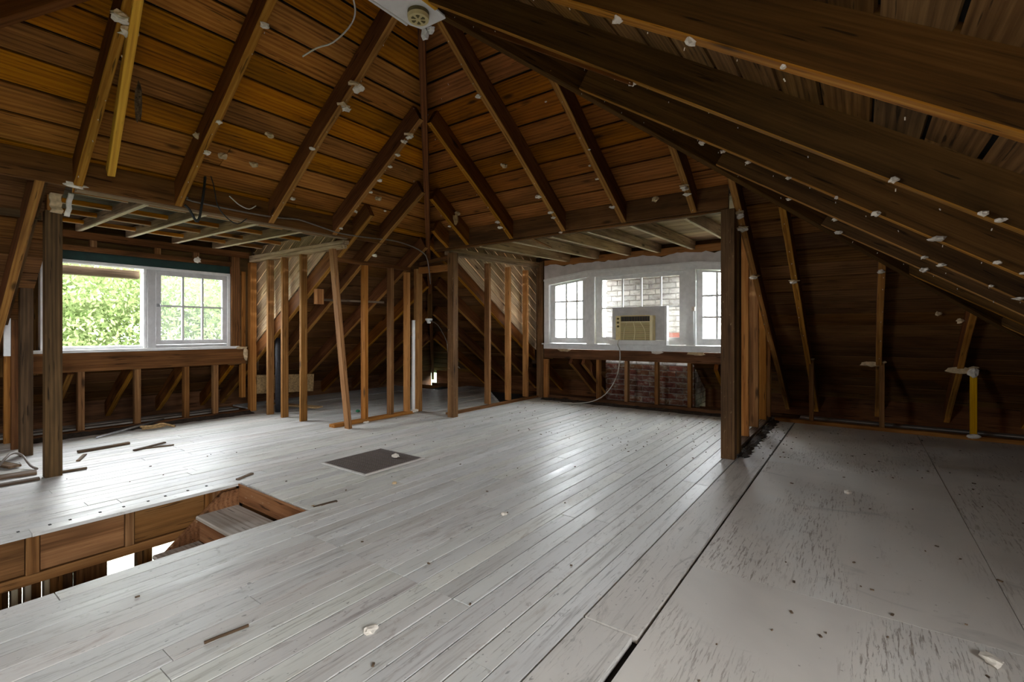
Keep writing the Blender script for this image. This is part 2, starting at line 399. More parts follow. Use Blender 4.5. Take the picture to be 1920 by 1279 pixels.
def sheathing(side, mat, pitch=.2, gap=.02):
    m = slope_frame(side, RD)
    ax = m.col[0].to_3d()
    sgn = ax.y if side in 'AC' else ax.x
    k = 0; d = .015
    while d < EAVE - .02:
        wd = pitch * random.uniform(.94, 1.06); d1 = min(d + wd, EAVE)
        for dh in {'A': (XR - (XA - .055), XR + 7.52), 'B': (YB + .055 - YB0, 7.42 - YB0, 7.70 - YB0), 'C': (XR * -1 - .5, -XR + 1.95), 'D': ()}[side]:
            if d < dh - .02 < d1: d1 = dh
        s0, s1 = spans(side, d + .001), spans(side, d1 - .001)
        if len(s0) != len(s1): s0 = s1 if len(s1) > len(s0) else s0; s1 = s0
        for (a0, b0), (a1, b1) in zip(s0, s1):
            cuts = [0, 1]
            if b1 - a1 > 4.5: cuts = [0, random.uniform(.3, .7), 1]
            for c0, c1 in zip(cuts[:-1], cuts[1:]):
                e0 = .0 if c0 == 0 else .003; L0, L1 = b0 - a0, b1 - a1
                p = [(a0 + c0 * L0 + e0, d), (a0 + c1 * L0, d), (a1 + c1 * L1, d1), (a1 + c0 * L1 + e0, d1)]
                poly = []
                for i, (q, dd) in enumerate(p):
                    yy = -dd / CS - (gap / 2 if i < 2 else -gap / 2)
                    poly.append((q * sgn, yy))
                if sgn < 0: poly = poly[::-1]
                cx = sum(q[0] for q in poly) / 4; cy = sum(q[1] for q in poly) / 4
                mw = m @ Matrix.Translation((cx, cy, random.uniform(0, .004)))
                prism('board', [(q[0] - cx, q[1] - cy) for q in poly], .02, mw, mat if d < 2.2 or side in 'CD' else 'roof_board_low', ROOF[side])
        d = d1
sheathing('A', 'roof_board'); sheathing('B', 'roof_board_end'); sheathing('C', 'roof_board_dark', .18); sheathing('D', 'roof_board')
for side in 'ABCD':                                  # roofing felt over the boards, cut like the boards
    m = slope_frame(side, RD + .03); ax = m.col[0].to_3d(); sgn = ax.y if side in 'AC' else ax.x
    V = []; Fc = []; N = 400
    for i in range(N):
        d0, d1 = EAVE * 1.03 * i / N, EAVE * 1.03 * (i + 1) / N
        s0, s1 = spans(side, d0 + .001), spans(side, d1 - .001)
        if len(s0) != len(s1): s0 = s1 if len(s1) > len(s0) else s0; s1 = s0
        for (a0, b0), (a1, b1) in zip(s0, s1):
            o = len(V)
            V += [(a0 * sgn, -d0 / CS, 0), (b0 * sgn, -d0 / CS, 0), (b1 * sgn, -d1 / CS, 0), (a1 * sgn, -d1 / CS, 0)]; Fc.append((o, o + 1, o + 2, o + 3))
    meshobj('roofing_felt', V, Fc, 'felt', m, ROOF[side])

def rafter(side, c0, c1, d0, d1, mat, wd=.058, depth=RD, name='rafter', jit=.006):
    """rafter from plan distance d0 (upper) to d1 (lower); c0,c1 the along-eave coordinate at both ends (its centre)"""
    P = {'A': lambda c, d: Vector((XR - d, c, ZR - S * d)), 'C': lambda c, d: Vector((XR + d, c, ZR - S * d)),
         'B': lambda c, d: Vector((c, YB0 + d, ZR - S * d)), 'D': lambda c, d: Vector((c, YD0 - d, ZR - S * d))}[side]
    up = {'A': Vector((-S, 0, 1)), 'C': Vector((S, 0, 1)), 'B': Vector((0, S, 1)), 'D': Vector((0, -S, 1))}[side].normalized()
    a, b = P(c0, d0), P(c1, d1); off = up * depth / 2
    o = bar(name, a + off, b + off, wd, depth, mat, ROOF[side], up=up, ch=.005, seg=4, jit=jit)
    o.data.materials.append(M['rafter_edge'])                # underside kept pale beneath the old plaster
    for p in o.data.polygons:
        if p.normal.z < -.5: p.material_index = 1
    return o
# left slope (coordinates are the right-hand lower edges read from the photo, minus half a width)
hA = XR - XA                                        # plan distance of header
for c0, c1, d0, d1 in ((.995, 1.045, .3, hA), (1.685, 1.735, .1, hA), (2.515, 2.58, .12, hA), (3.32, 3.33, .73, hA), (4.0, 4.05, 1.42, EAVE),
                       (3.60, 3.60, hA - .35, EAVE), (4.75, 4.75, 2.15, EAVE), (5.45, 5.45, 2.85, EAVE), (6.15, 6.15, 3.55, EAVE), (6.85, 6.85, 4.25, EAVE),
                       (.83, .83, hA, EAVE), (.15, .15, 1.6, EAVE), (-.6, -.6, 2.3, EAVE), (-1.4, -1.4, 3.1, EAVE), (-2.2, -2.2, 3.9, EAVE),
                       (1.5, 1.5, 4.75, EAVE), (2.1, 2.1, 4.75, EAVE), (2.7, 2.7, 4.75, EAVE), (3.3, 3.3, 4.75, EAVE)):
    rafter('A', c0 - .025, c1 - .025, d0, d1, 'rafter_red')
hB = YB - YB0
for c0, c1, d0, d1 in ((-4.25, -4.27, 1.49, hB), (-3.52, -3.545, .75, hB), (-2.765, -2.795, .1, hB), (-2.085, -2.06, .7, hB), (-1.34, -1.335, 1.47, hB),
                       (-.945, -.93, 1.87, EAVE), (-.59, -.555, 2.25, EAVE), (.14, .165, 2.94, EAVE), (.86, .89, 3.7, EAVE), (1.6, 1.6, 4.42, EAVE),
                       (-4.64, -4.64, 1.9, hB), (-4.93, -4.93, hB - .1, EAVE), (-5.55, -5.55, 2.85, EAVE), (-6.25, -6.25, 3.5, EAVE), (-6.95, -6.95, 4.2, EAVE),
                       (-4.2, -4.2, 4.85, EAVE), (-3.95, -3.95, 4.85, EAVE), (-1.75, -1.75, 4.85, EAVE)):
    rafter('B', c0 + .025, c1 + .025, d0, d1, 'rafter_red')
for c, ce, d0, wd_ in ((1.74, 1.97, .1, .075), (2.49, 3.09, .12, .055), (3.42, 4.06, .95, .055), (4.25, 4.9, 1.8, .055), (5.05, 5.4, 2.5, .055), (5.72, 5.8, 3.1, .055), (6.45, 6.5, 3.85, .055), (1.0, 1.0, .65, .06), (.4, .4, 1.25, .06)):
    rafter('C', c + .03, ce + .03, d0, EAVE if c > .9 else 2.25, 'rafter_dark', wd=wd_, depth=.235 if c < 2.2 else .2)
for c in (-6.0, -5.2, -.9, 0., .8):
    rafter('D', c, c, max(.1, (-2.785 - c) if c < -2.785 else (c + 2.785)), EAVE, 'rafter_dark')
rafter('D', -3.5, -3.5, .75, 2.6, 'rafter_dark'); rafter('D', -2.8, -2.8, .1, 2.6, 'rafter_dark'); rafter('D', -2.1, -2.1, .7, 2.6, 'rafter_dark')
def hip(p0, p1, par, mat, depth=.2):
    up = Vector((0, 0, 1))
    bar('hip_rafter', Vector(p0) + up * (depth / 2 - .01), Vector(p1) + up * (depth / 2 - .01), .062, depth, mat, par, up=up, ch=.005, seg=3, jit=.004)
hip((XR - .04, YB0 + .02, ZR), (XR - EAVE, hipAB(XR - EAVE), 0), ROOF['B'], 'rafter_red')
hip((XR, YB0, ZR), (XR + EAVE, hipCB(XR + EAVE), 0), ROOF['B'], 'rafter_dark')
hip((XR, YD0, ZR), (XR - EAVE, hipAD(XR - EAVE), 0), ROOF['D'], 'rafter_red')
hip((XR, YD0, ZR), (XR + EAVE, hipCD(XR + EAVE), 0), ROOF['D'], 'rafter_dark')
bar('ridge_board', (XR, YD0, ZR + .1), (XR, YB0, ZR + .1), .03, .2, 'rafter_red', ROOF['D'])
# sistered plank on the second overhead rafter
bar('sister_plank', (-2.2, 2.685, zC(-2.2) + .06), (-1.05, 2.685, zC(-1.05) + .06), .022, .14, 'rafter_red', ROOF['C'], up=Vector((S, 0, 1)))
# eave fascia with daylight slits
for nm, a, b in (('A', (XR - EAVE - .05, -3.9, .03), (XR - EAVE - .05, 8.4, .03)), ('B', (-8.5, YB0 + EAVE + .05, .03), (3.0, YB0 + EAVE + .05, .03)),
                 ('C', (XR + EAVE + .05, -4, .03), (XR + EAVE + .05, 8.3, .03)), ('D', (-8.5, YD0 - EAVE - .05, .03), (3., YD0 - EAVE - .05, .03))):
    if nm != 'B': bar('fascia_board', a, b, .025, .74, 'brown_beam', ROOF[nm])
    else:                                            # the end eave shows a thin slit of daylight
        for zc, hh in ((.155, .49), (-.235, .24)): bar('fascia_board', (a[0], a[1], zc), (b[0], b[1], zc), .025, hh, 'brown_beam', ROOF[nm])

# ------------------------------------------------------------------ floor
FL = struct('floor', 'worn grey painted floor of narrow boards beside weathered painted plywood', 'floor')
PW = .108
HOLE = (-4.03, -2.97, -1.5, 1.785)
def fboard(x0, x1, y0, y1, mat='floor_paint', z=0, th=.022, name='floorboard', g=.0022):
    zz = z + random.uniform(-.0012, .0012)
    box(name, (x0 + g, y0 + g * .6, zz - th), (x1 - g, y1 - g * .6, zz), mat, FL, ch=.0016 if 'floorboard' in name else 0, axis=1)
x = -.94; k = 0
while x > -8.25:
    x1 = x; x0 = x - PW; mid = (x0 + x1) / 2
    if mid > -5.3: ys, ye = -2.9, 7.3
    elif mid > -7.42: ys, ye = -1.0, 7.6
    else: ys, ye = 3.6, 7.5
    if mid < -4.75: ye = min(ye + .3, hipAB(mid) + 1.6 if mid > -7 else 7.0)
    segs = [(ys, ye)]
    if HOLE[0] + .02 < mid < HOLE[1] - .02: segs = [(ys, HOLE[2]), (HOLE[3] + random.uniform(-.012, .012), ye)]
    for (a, b) in segs:
        cuts = [a]; t = a + random.uniform(.8, 3.6)
        while t < b - .5: cuts.append(t); t += random.uniform(1.6, 4.2)
        cuts.append(b)
        if -2.87 < mid < -1.42 and a < 1.0: cuts = [c for c in cuts if abs(c - 1.57) > .45 or c in (a, b)] + [1.57]; cuts.sort()
        for c0, c1 in zip(cuts[:-1], cuts[1:]): fboard(x0, x1, c0, c1, g=random.choice((.0018, .0024, .0024, .003, .0045)))
    x = x0; k += 1
# wide strip between boards and plywood, its raised upper length and the lower length
fboard(-.934, -.700, 1.79, 4.6, 'strip_paint', .008, .03, 'edge_board', .004)
fboard(-.935, -.718, -1.2, 1.785, 'strip_paint', .004, .03, 'edge_board', .004)
fboard(-.938, -.70, 4.61, 7.28, 'strip_paint', .0, .03, 'edge_board', .004)
for (xa, xb, cuts) in ((-.69, .53, (-2.4, .06, 2.535, 4.96, 7.3)), (.53, 1.75, (-2.4, -1.1, 1.36, 3.98, 6.2, 7.3)), (1.75, 2.62, (-2.4, .06, 2.535, 4.96, 7.3))):
    for a, b in zip(cuts[:-1], cuts[1:]): fboard(xa, xb, a, b, 'plywood_paint', 0, .019, 'plywood_sheet', .0015)
# rough planks beyond the knee wall and under the left eave
for xa, xb, ya, yb in ((-.69, 2.6, 7.62, 7.76), (-.69, 2.4, 7.86, 8.0), (-4.5, -.8, 7.42, 7.6)):
    box('eave_plank', (xa, ya, -.03), (xb, yb, -.008), 'grey_wood', FL)
for xa in (-8.2, -8.0): box('eave_plank', (xa, .9, -.03), (xa + .16, 3.5, -.008), 'grey_wood', FL)
# dark underside: sub-floor slab in four pieces round the stair hole
for lo, hi in (((-8.62, -4.2, -.34), (HOLE[0] - .12, 8.44, -.3)), ((HOLE[1] + .1, -4.2, -.34), (3.06, 8.44, -.3)), ((HOLE[0] - .12, HOLE[3] + .1, -.34), (HOLE[1] + .1, 8.44, -.3)), ((HOLE[0] - .12, -4.2, -.34), (HOLE[1] + .1, HOLE[2], -.3))):
    box('under_plaster', lo, hi, 'under_plaster', FL, ch=0)
for lo, hi in (((-7.45, -2.95, -.05), (HOLE[0] - .03, 7.6, -.028)), ((HOLE[1] + .03, -2.95, -.05), (2.6, 7.3, -.028)), ((HOLE[0] - .03, HOLE[3] + .06, -.05), (HOLE[1] + .03, 7.3, -.028)), ((HOLE[0] - .03, -2.95, -.05), (HOLE[1] + .03, HOLE[2], -.028))):
    box('subfloor', lo, hi, 'felt', FL, ch=0)
for y in np.arange(-3.6, 8.2, .45):                  # floor joists along the eaves, seen only past the floor edge
    if y > 7.3: box('floor_joist', (-8.3, y, -.26), (2.9, y + .05, -.03), 'brown_beam', FL)
# trimmer faces round the stair hole
for ya, yb in ((.0, .585), (.655, 1.065), (1.125, 1.555), (1.615, 1.79)):
    box('trimmer_panel', (-4.09, ya, -.265), (-4.055, yb, -.024), 'trimmer', FL)
for ya, yb in ((-.06, .0), (.59, .65), (1.07, 1.12), (1.56, 1.61)):
    box('trimmer_block', (-4.10, ya, -.27), (-4.045, yb, -.024), 'stud', FL)
box('trimmer_rail', (-4.16, -1.5, -.335), (-4.05, 1.8, -.275), 'trimmer', FL)
box('trimmer_panel', (-4.1, -1.5, -.265), (-4.055, -.07, -.024), 'brown_beam', FL)
box('trimmer_panel', (-2.95, -1.5, -.28), (-2.91, 1.79, -.024), 'brown_beam', FL)
box('trimmer_panel', (-4.04, 1.83, -.28), (-2.95, 1.87, -.024), 'brown_beam', FL)
box('nosing', (-4.05, -1.5, -.03), (-4.018, 1.78, -.006), 'brown_beam', FL, ch=.008)
box('board_ends', (-4.02, 1.765, -.021), (-2.975, 1.771, -.0035), 'stair_wood', FL)
# nail heads on the hole edge boards
nb = []
for i, y in enumerate(np.arange(-.1, 1.7, .13)):
    nb.append((Matrix.Translation((-4.075 + random.uniform(-.02, .02), y + random.uniform(-.03, .03), .0005)), .022, .013, .003))
tag(joined('nail_heads', nb, 'grille_dark', FL), kind='stuff')

# ------------------------------------------------------------------ lower storey seen through the stair hole
LW = struct('wall_lower', 'lower storey walls and studs seen through the stair opening', 'wall')
box('lower_wall_panel', (-8.1, -3.5, -3.0), (-8.0, .7, -.35), 'lower_wall', LW, ch=0)
box('lower_wall_panel', (-8.1, 3.1, -3.0), (-8.0, 5.0, -.35), 'lower_wall', LW, ch=0)
box('lower_wall_panel', (-8.1, .7, -3.0), (-8.0, 3.1, -2.65), 'lower_wall', LW, ch=0)
box('lower_wall_panel', (-8.1, .7, -.75), (-8.0, 3.1, -.35), 'lower_wall', LW, ch=0)
box('lower_wall_panel', (-8.0, 4.9, -3.0), (0, 5.0, -.35), 'lower_wall', LW, ch=0)
box('lower_wall_panel', (-8.0, -3.5, -3.0), (0, -3.4, -.35), 'lower_wall', LW, ch=0)
box('lower_wall_panel', (-.1, -3.4, -3.0), (0, 4.9, -.35), 'lower_wall', LW, ch=0)
box('lower_floor', (-8.1, -3.5, -3.1), (0, 5.0, -3.0), 'grey_wood', LW, ch=0)
for y0, y1, m_ in ((.40, .52, 'stud'), (.56, .59, 'pale_lath'), (.62, .65, 'pale_lath'), (.71, .735, 'pale_lath'), (.735, .80, 'stud'), (.865, 1.03, 'brown_beam'), (1.205, 1.235, 'stud'), (1.245, 1.295, 'stud')):
    box('stud', (-4.36, y0, -2.9), (-4.28, y1, -.345), m_, LW)
for y0, y1 in ((.2, .56), (.59, .62), (.65, .71), (.80, .868)): box('wall_board', (-4.40, y0, -2.9), (-4.37, y1, -.345), 'brown_beam', LW)
W3 = struct('window_3', 'lower storey window behind the stair opening with white pleated sheer curtain', 'window')
V = []; Fc = []; n = 90
for i in range(n + 1):
    y = .72 + 2.36 * i / n; xx = -7.93 + .025 * math.sin(i * 1.4)
    V += [(xx, y, -2.62), (xx, y, -.78)]
for i in range(n): Fc.append((2 * i, 2 * i + 2, 2 * i + 3, 2 * i + 1))
meshobj('curtain', V, Fc, 'sheer_cloth', None, W3)
for y in (.7, 1.87, 3.06): box('frame', (-8.08, y, -2.65), (-8.02, y + .05, -.75), 'white_paint', W3)

# ------------------------------------------------------------------ left dormer
HA = struct('ceiling_left_dormer', 'left dormer ceiling of bare joists with pale undersides and dark boards', 'ceiling')
bar('header', (XA - .025, -.55, ZA + .111), (XA - .025, 4.07, ZA + .111), .05, .222, 'brown_beam', HA, seg=4, jit=.006)
bar('ledger_strip', (XA - .062, 1.02, ZA - .008), (XA - .062, 3.5, ZA - .008), .07, .022, 'pale_joist', HA)
for y in (1.49, 1.96, 2.455, 2.945):
    j = bar('joist', (XA - .05, y + .02, ZA + .045), (-7.4, y + .02, ZA + .085), .045, .10, 'pale_joist', HA, seg=2, jit=.003)
    bar('lath', (XA - .1, y + .02, ZA - .008), (-7.3, y + .02, ZA + .032), .04, .008, 'pale_lath', HA)
for xx in (-5.45, -5.95, -6.45, -6.95):
    for a, b in ((1.08, 1.465), (1.515, 1.935), (1.985, 2.43), (2.48, 2.92), (2.97, 3.42)):
        box('nailer', (xx - .02, a, ZA + .055), (xx + .02, b, ZA + .095), 'roof_board', HA)
        box('nailer_edge', (xx - .02, a, ZA + .049), (xx - .01, b, ZA + .0545), 'pale_lath', HA)
xx = -5.04
while xx > -7.7:
    box('board', (xx - .19, .95, ZA + .15), (xx - .005, 3.6, ZA + .17), 'shaded_wood', HA, axis=1); xx -= .197
box('roofing_felt', (-7.9, .85, ZA + .185), (-5.06, 3.72, ZA + .195), 'felt', HA, ch=0)
WL = struct('wall_left', 'stud wall of left dormer round the open window above bare cripple studs', 'wall')
box('sill_beam', (-7.49, .96, .72), (-7.40, 3.40, .945), 'brown_beam', WL)
for y, h in ((1.51, .72), (2.055, .72), (2.60, .72), (2.965, .72)):
    box('cripple_stud', (-7.485, y, .03), (-7.405, y + .065, h - .002), 'stud', WL)
box('sole_plate', (-7.50, .96, -.0), (-7.40, 3.45, .028), 'brown_beam', WL)
box('top_beam', (-7.49, .96, 2.29), (-7.40, 3.45, 2.375), 'brown_beam', WL)
box('top_beam', (-7.49, .96, 2.145), (-7.40, 3.2, 2.205), 'brown_beam', WL)
for y in (1.62, 2.27, 2.72): box('cripple_block', (-7.48, y, 2.207), (-7.42, y + .07, 2.288), 'stud', WL)
box('green_lintel', (-7.53, .96, 2.04), (-7.455, 3.2, 2.144), 'green_paint', WL)
box('backing_board', (-7.57, .96, 2.04), (-7.54, 3.56, 2.5), 'roof_board_dark', WL)
box('jamb_stud', (-7.49, 3.205, .947), (-7.40, 3.32, 2.288), 'brown_beam', WL)
box('jamb_stud', (-7.49, 1.0, .947), (-7.40, 1.12, 2.144), 'brown_beam', WL)
box('backing_board', (-7.57, 3.21, .7), (-7.54, 3.56, 2.04), 'roof_board_dark', WL)
box('backing_board', (-7.57, .9, .7), (-7.54, 1.2, 2.04), 'roof_board_dark', WL)
lump('plaster_scrap', (-7.38, 3.33, .955), (.03, .09, .022), 'plaster_tan', WL, jag=.25, seed=31)
lump('plaster_scrap', (-7.385, 3.395, .86), (.02, .03, .10), 'plaster_tan', WL, jag=.25, seed=32)
lump('plaster_scrap', (-7.39, 2.76, 2.18), (.015, .04, .04), 'plaster', WL, jag=.4, seed=33)
W1 = struct('window_1', 'left dormer window with one open side and one six-pane white casement', 'window')
box('sill', (-7.56, 1.13, .947), (-7.375, 3.30, .982), 'white_paint', W1)
box('frame', (-7.56, 1.20, 2.0), (-7.44, 3.2, 2.038), 'white_paint', W1)
box('frame', (-7.56, 1.20, .983), (-7.46, 3.2, 1.02), 'grey_paint', W1)
box('mullion', (-7.56, 2.155, .983), (-7.43, 2.19, 2.0), 'white_paint', W1)
box('mullion', (-7.56, 2.192, .983), (-7.42, 2.285, 2.0), 'grey_paint', W1)
box('frame', (-7.56, 3.16, .983), (-7.43, 3.2, 2.0), 'white_paint', W1)
box('frame', (-7.56, 1.20, .983), (-7.44, 1.26, 2.0), 'white_paint', W1)
box('eave_board', (-7.75, 1.15, 1.885), (-7.60, 2.16, 1.985), 'dark_stick', W1)
def sash(parent, mk, a0, a1, z0, z1, cols, rows, fw=.05, mw_=.024, z1b=None, bot=None, top=None, mat='white_paint'):
    """casement; mk(a, z, depth) -> world point, a along the wall. z1b: head height at a1 when it slopes"""
    z1b = z1 if z1b is None else z1b
    top = top or fw; bot = bot or fw
    def zt(a): return z1 + (z1b - z1) * (a - a0) / (a1 - a0)
    def quad(name, pts, d0, d1, mt, par):
        V = [mk(a, z, d0) for a, z in pts] + [mk(a, z, d1) for a, z in pts]; n = len(pts)
        return meshobj(name, V, [tuple(range(n)), tuple(range(n, 2 * n))[::-1]] + [(i, (i + 1) % n, n + (i + 1) % n, n + i) for i in range(n)], mt, None, par)
    s = quad('sash', [(a0, z0), (a1, z0), (a1, z0 + bot), (a0, z0 + bot)], 0, .04, mat, parent)
    quad('stile', [(a0, z0 + bot), (a0 + fw, z0 + bot), (a0 + fw, zt(a0 + fw)), (a0, zt(a0))], 0, .04, mat, s)
    quad('stile', [(a1 - fw, z0 + bot), (a1, z0 + bot), (a1, zt(a1)), (a1 - fw, zt(a1 - fw))], 0, .04, mat, s)
    quad('rail', [(a0 + fw, zt(a0 + fw) - top), (a1 - fw, zt(a1 - fw) - top), (a1 - fw, zt(a1 - fw)), (a0 + fw, zt(a0 + fw))], 0, .04, mat, s)
    A = [a0 + fw] + list(cols) + [a1 - fw]; Z = [z0 + bot] + list(rows) + [None]
    for c in cols: quad('muntin', [(c - mw_ / 2, z0 + bot), (c + mw_ / 2, z0 + bot), (c + mw_ / 2, zt(c) - top), (c - mw_ / 2, zt(c) - top)], .006, .034, mat, s)
    for r in rows: quad('muntin', [(a0 + fw, r - mw_ / 2), (a1 - fw, r - mw_ / 2), (a1 - fw, r + mw_ / 2), (a0 + fw, r + mw_ / 2)], .008, .032, mat, s)
    for i in range(len(A) - 1):
        for j in range(len(Z) - 1):
            la, ra = A[i], A[i + 1]; lo = Z[j]
            h0 = Z[j + 1] if Z[j + 1] is not None else zt(la) - top; h1 = Z[j + 1] if Z[j + 1] is not None else zt(ra) - top
            quad('pane', [(la, lo), (ra, lo), (ra, h1), (la, h0)], .019, .022, 'window_glass', s)
    return s
mkA = lambda a, z, d: (-7.49 + d, a, z)
sA = sash(W1, mkA, 2.29, 3.158, 1.022, 1.998, (2.605, 2.845), (1.535,), fw=.06, mat='grey_paint')
box('latch', (-7.45, 2.30, 1.52), (-7.43, 2.335, 1.56), 'steel', sA)

# cheeks of the left dormer
WLC = struct('wall_left_cheek', 'open stud cheek of left dormer with pale slanting boards behind', 'wall')
for x0, x1, zt_, mt in ((-7.46, -7.37, 2.23, 'stud_orange'), (-6.90, -6.855, 2.225, 'stud'), (-6.505, -6.46, 2.225, 'stud'), (-6.03, -5.985, 2.225, 'stud')):
    box('stud', (x0, 3.455, .0), (x1, 3.545, zt_), mt, WLC)
box('stud', (-7.62, 3.40, .2), (-7.53, 3.46, 2.1), 'stud_orange', WLC)
bar('top_plate', (-7.4, 3.495, 2.305), (-5.06, 3.495, 2.285), .09, .045, 'pale_joist', WLC)
bar('top_plate', (-7.4, 3.495, 2.258), (-5.10, 3.495, 2.238), .09, .045, 'pale_joist', WLC)
def cheek_boards(par, axis, c, pairs, mat):
    """slanting boards of a dormer cheek, parallel to the roof; axis 'x': runs in x at y=c"""
    pitch = .17
    for k in range(14):
        o0, o1 = k * pitch, (k + 1) * pitch - .008
        poly = []
        (s0, s1, zt_, zf) = pairs
        N = 12; lowr = []; upr = []
        L = abs(s1 - s0); sg = 1 if s1 > s0 else -1
        def zlo(t): return zf + .16 - S * t
        pts = []
        # parallelogram between offsets o0..o1 above the roof line, clipped by z<=zt_
        ts = [0, L]
        def clip(P, f):
            out = []
            for i in range(len(P)):
                a, b = P[i], P[(i + 1) % len(P)]; fa, fb = f(a), f(b)
                if fa >= 0: out.append(a)
                if fa * fb < 0:
                    q = fa / (fa - fb); out.append((a[0] + (b[0] - a[0]) * q, a[1] + (b[1] - a[1]) * q))
            return out
        P = [(0, zlo(0) + o0), (L, zlo(L) + o0), (L, zlo(L) + o1), (0, zlo(0) + o1)]
        P = clip(P, lambda p: zt_ - p[1])
        if len(P) < 3: continue
        ang = math.atan(S)
        cx = sum(p[0] for p in P) / len(P); cz = sum(p[1] for p in P) / len(P)
        d = Vector((sg, 0, -S)).normalized() if axis == 'x' else Vector((0, sg, -S)).normalized()
        nrm = Vector((0, 1, 0)) if axis == 'x' else Vector((1, 0, 0))
        y = nrm.cross(d)
        ctr = Vector((s0 + sg * cx, c, cz)) if axis == 'x' else Vector((c, s0 + sg * cx, cz))
        m = Matrix(((d.x, y.x, nrm.x, 0), (d.y, y.y, nrm.y, 0), (d.z, y.z, nrm.z, 0), (0, 0, 0, 1))); m.translation = ctr
        loc = []
        for (t, zz) in P:
            wv = (Vector((s0 + sg * t, c, zz)) if axis == 'x' else Vector((c, s0 + sg * t, zz))) - ctr
            loc.append((wv.dot(d), wv.dot(y)))
        prism('board', loc, .02, m, mat, par)
cheek_boards(WLC, 'x', 3.575, (-5.0, -7.55, 2.52, ZA), 'pale_sheath')
box('corner_filler', (-7.66, 3.55, .6), (-7.5, 3.64, 2.53), 'shaded_wood', WLC)
WLN = struct('wall_left_near_cheek', 'near stud cheek of left dormer at the picture edge', 'wall')
for x0, x1, mt, zt_ in ((-7.39, -7.345, 'stud_orange', 2.3), (-6.97, -6.925, 'brown_beam', 2.3), (-6.56, -6.515, 'post_brown', 2.3), (-6.50, -6.47, 'post_brown', 2.3)):
    box('stud', (x0, .905, 0), (x1, .995, zt_), mt, WLN)
box('white_trim', (-6.93, .85, .95), (-6.90, .9, 1.7), 'white_paint', WLN)
cheek_boards(WLN, 'x', .86, (-5.2, -7.55, 2.5, zA(-5.2)), 'roof_board_dark')
box('top_plate', (-7.4, .90, 2.31), (-5.5, .99, 2.355), 'brown_beam', WLN)
box('tie_board', (-5.56, -1.0, 2.13), (-5.535, .9, 2.19), 'post_brown', WLN)
box('corner_post', (-5.465, .895, 0), (-5.365, 1.0, 2.19), 'post_brown', WLN)
box('post_block', (-5.45, .905, 2.192), (-5.37, .99, 2.36), 'stud_orange', WLN)
bar('plaster_scrap', (-5.355, .955, 2.175), (-5.355, .965, 2.345), .075, .014, 'plaster_tan', WLN, up=(1, 0, 0), seg=6, jit=.012)
bar('plaster_scrap', (-5.35, 1.022, 2.16), (-5.35, 1.05, 2.355), .035, .02, 'plaster', WLN, up=(1, 0, 0), seg=6, jit=.006)
lump('plaster_scrap', (-5.0, 1.0, 2.35), (.02, .075, .02), 'plaster', WLN, jag=.3, seed=5)

# knee wall left (between the dormers)
WK = struct('wall_knee_left', 'open stud knee wall between the two dormers', 'wall')
box('sole_plate', (-5.37, 3.47, 0), (-5.26, 4.78, .04), 'stud_orange', WK)
for y0, zt_, mt in ((3.93, 2.07, 'stud_orange'), (4.36, 2.08, 'stud')):
    box('stud', (-5.36, y0, .041), (-5.265, y0 + .05, zt_), mt, WK)
box('stud', (-5.36, 4.66, .041), (-5.265, 4.71, 2.05), 'stud_orange', WK)
bar('top_plate', (-5.33, 3.5, 2.105), (-5.33, 4.75, 2.105), .05, .05, 'brown_beam', WK)
box('stud', (-5.36, 4.86, .0), (-5.27, 4.95, 2.12), 'stud', WK)
tube('white_pipe', [(-5.30, 4.80, .03), (-5.30, 4.80, .8), (-5.30, 4.802, 1.36)], .026, 'porcelain', WK, sides=10)
lump('plaster_scrap', (-5.29, 4.80, .03), (.06, .07, .03), 'plaster', WK, seed=9)
box('top_rail', (-5.265, 4.87, 2.05), (-4.69, 4.93, 2.14), 'stud_orange', WK)
bar('top_rail', (-5.25, 4.9, 2.19), (-4.66, 4.9, 2.24), .05, .05, 'brown_beam', WK)
box('floor_cleat', (-5.26, 4.85, 0), (-4.69, 4.94, .012), 'grey_wood', WK)
box('block', (-5.86, 3.56, 1.56), (-5.78, 3.66, 1.76), 'stud_orange', WK)
bar('rail', (-5.8, 3.66, 1.62), (-5.75, 4.62, 1.63), .03, .03, 'dark_stick', WK)
# loose stud leaning out of line
LS = tag(bar('loose_stud', (-5.10, 3.56, .0), (-5.13, 3.36, 2.19), .05, .09, 'stud', None, up=(1, 0, 0), seg=2, jit=.003), 'crooked loose stud leaning out of the knee wall beside the left dormer', 'stud')

# ------------------------------------------------------------------ end dormer (bay window)
HBD = struct('ceiling_end_dormer', 'end dormer ceiling of joists with pale broken laths and sheathing', 'ceiling')
bar('header', (-4.97, YB + .025, ZB + .111), (-1.0, YB + .025, ZB + .111), .05, .222, 'brown_beam', HBD, seg=4, jit=.005)
bar('ledger_strip', (-4.9, YB + .06, ZB - .012), (-1.0, YB + .06, ZB - .012), .07, .022, 'brown_beam', HBD)
for x_ in (-4.12, -3.57, -3.01, -2.525, -2.015, -1.44):
    bar('joist', (x_ + .02, YB + .05, ZB + .045), (x_ + .02, 7.32, ZB + .12), .045, .13, 'pale_joist', HBD, seg=2, jit=.003, up=(0, 0, 1))
    bar('lath', (x_ + .02, YB + .1, ZB - .025), (x_ + .02, 7.2, ZB + .047), .035, .008, 'pale_lath', HBD)
yy = YB + .06
while yy < 7.5:
    zz = ZB + .125 + .03 * (yy - YB)
    box('board', (-4.9, yy, zz), (-.93, yy + .17, zz + .02), 'pale_sheath', HBD, axis=0); yy += .178
box('roofing_felt', (-5.0, YB + .06, ZB + .25), (-.85, 7.75, ZB + .26), 'felt', HBD, ch=0)
bar('loose_lath', (-3.25, 4.86, ZB - .02), (-3.28, 5.35, ZB - .06), .04, .015, 'stud', HBD)
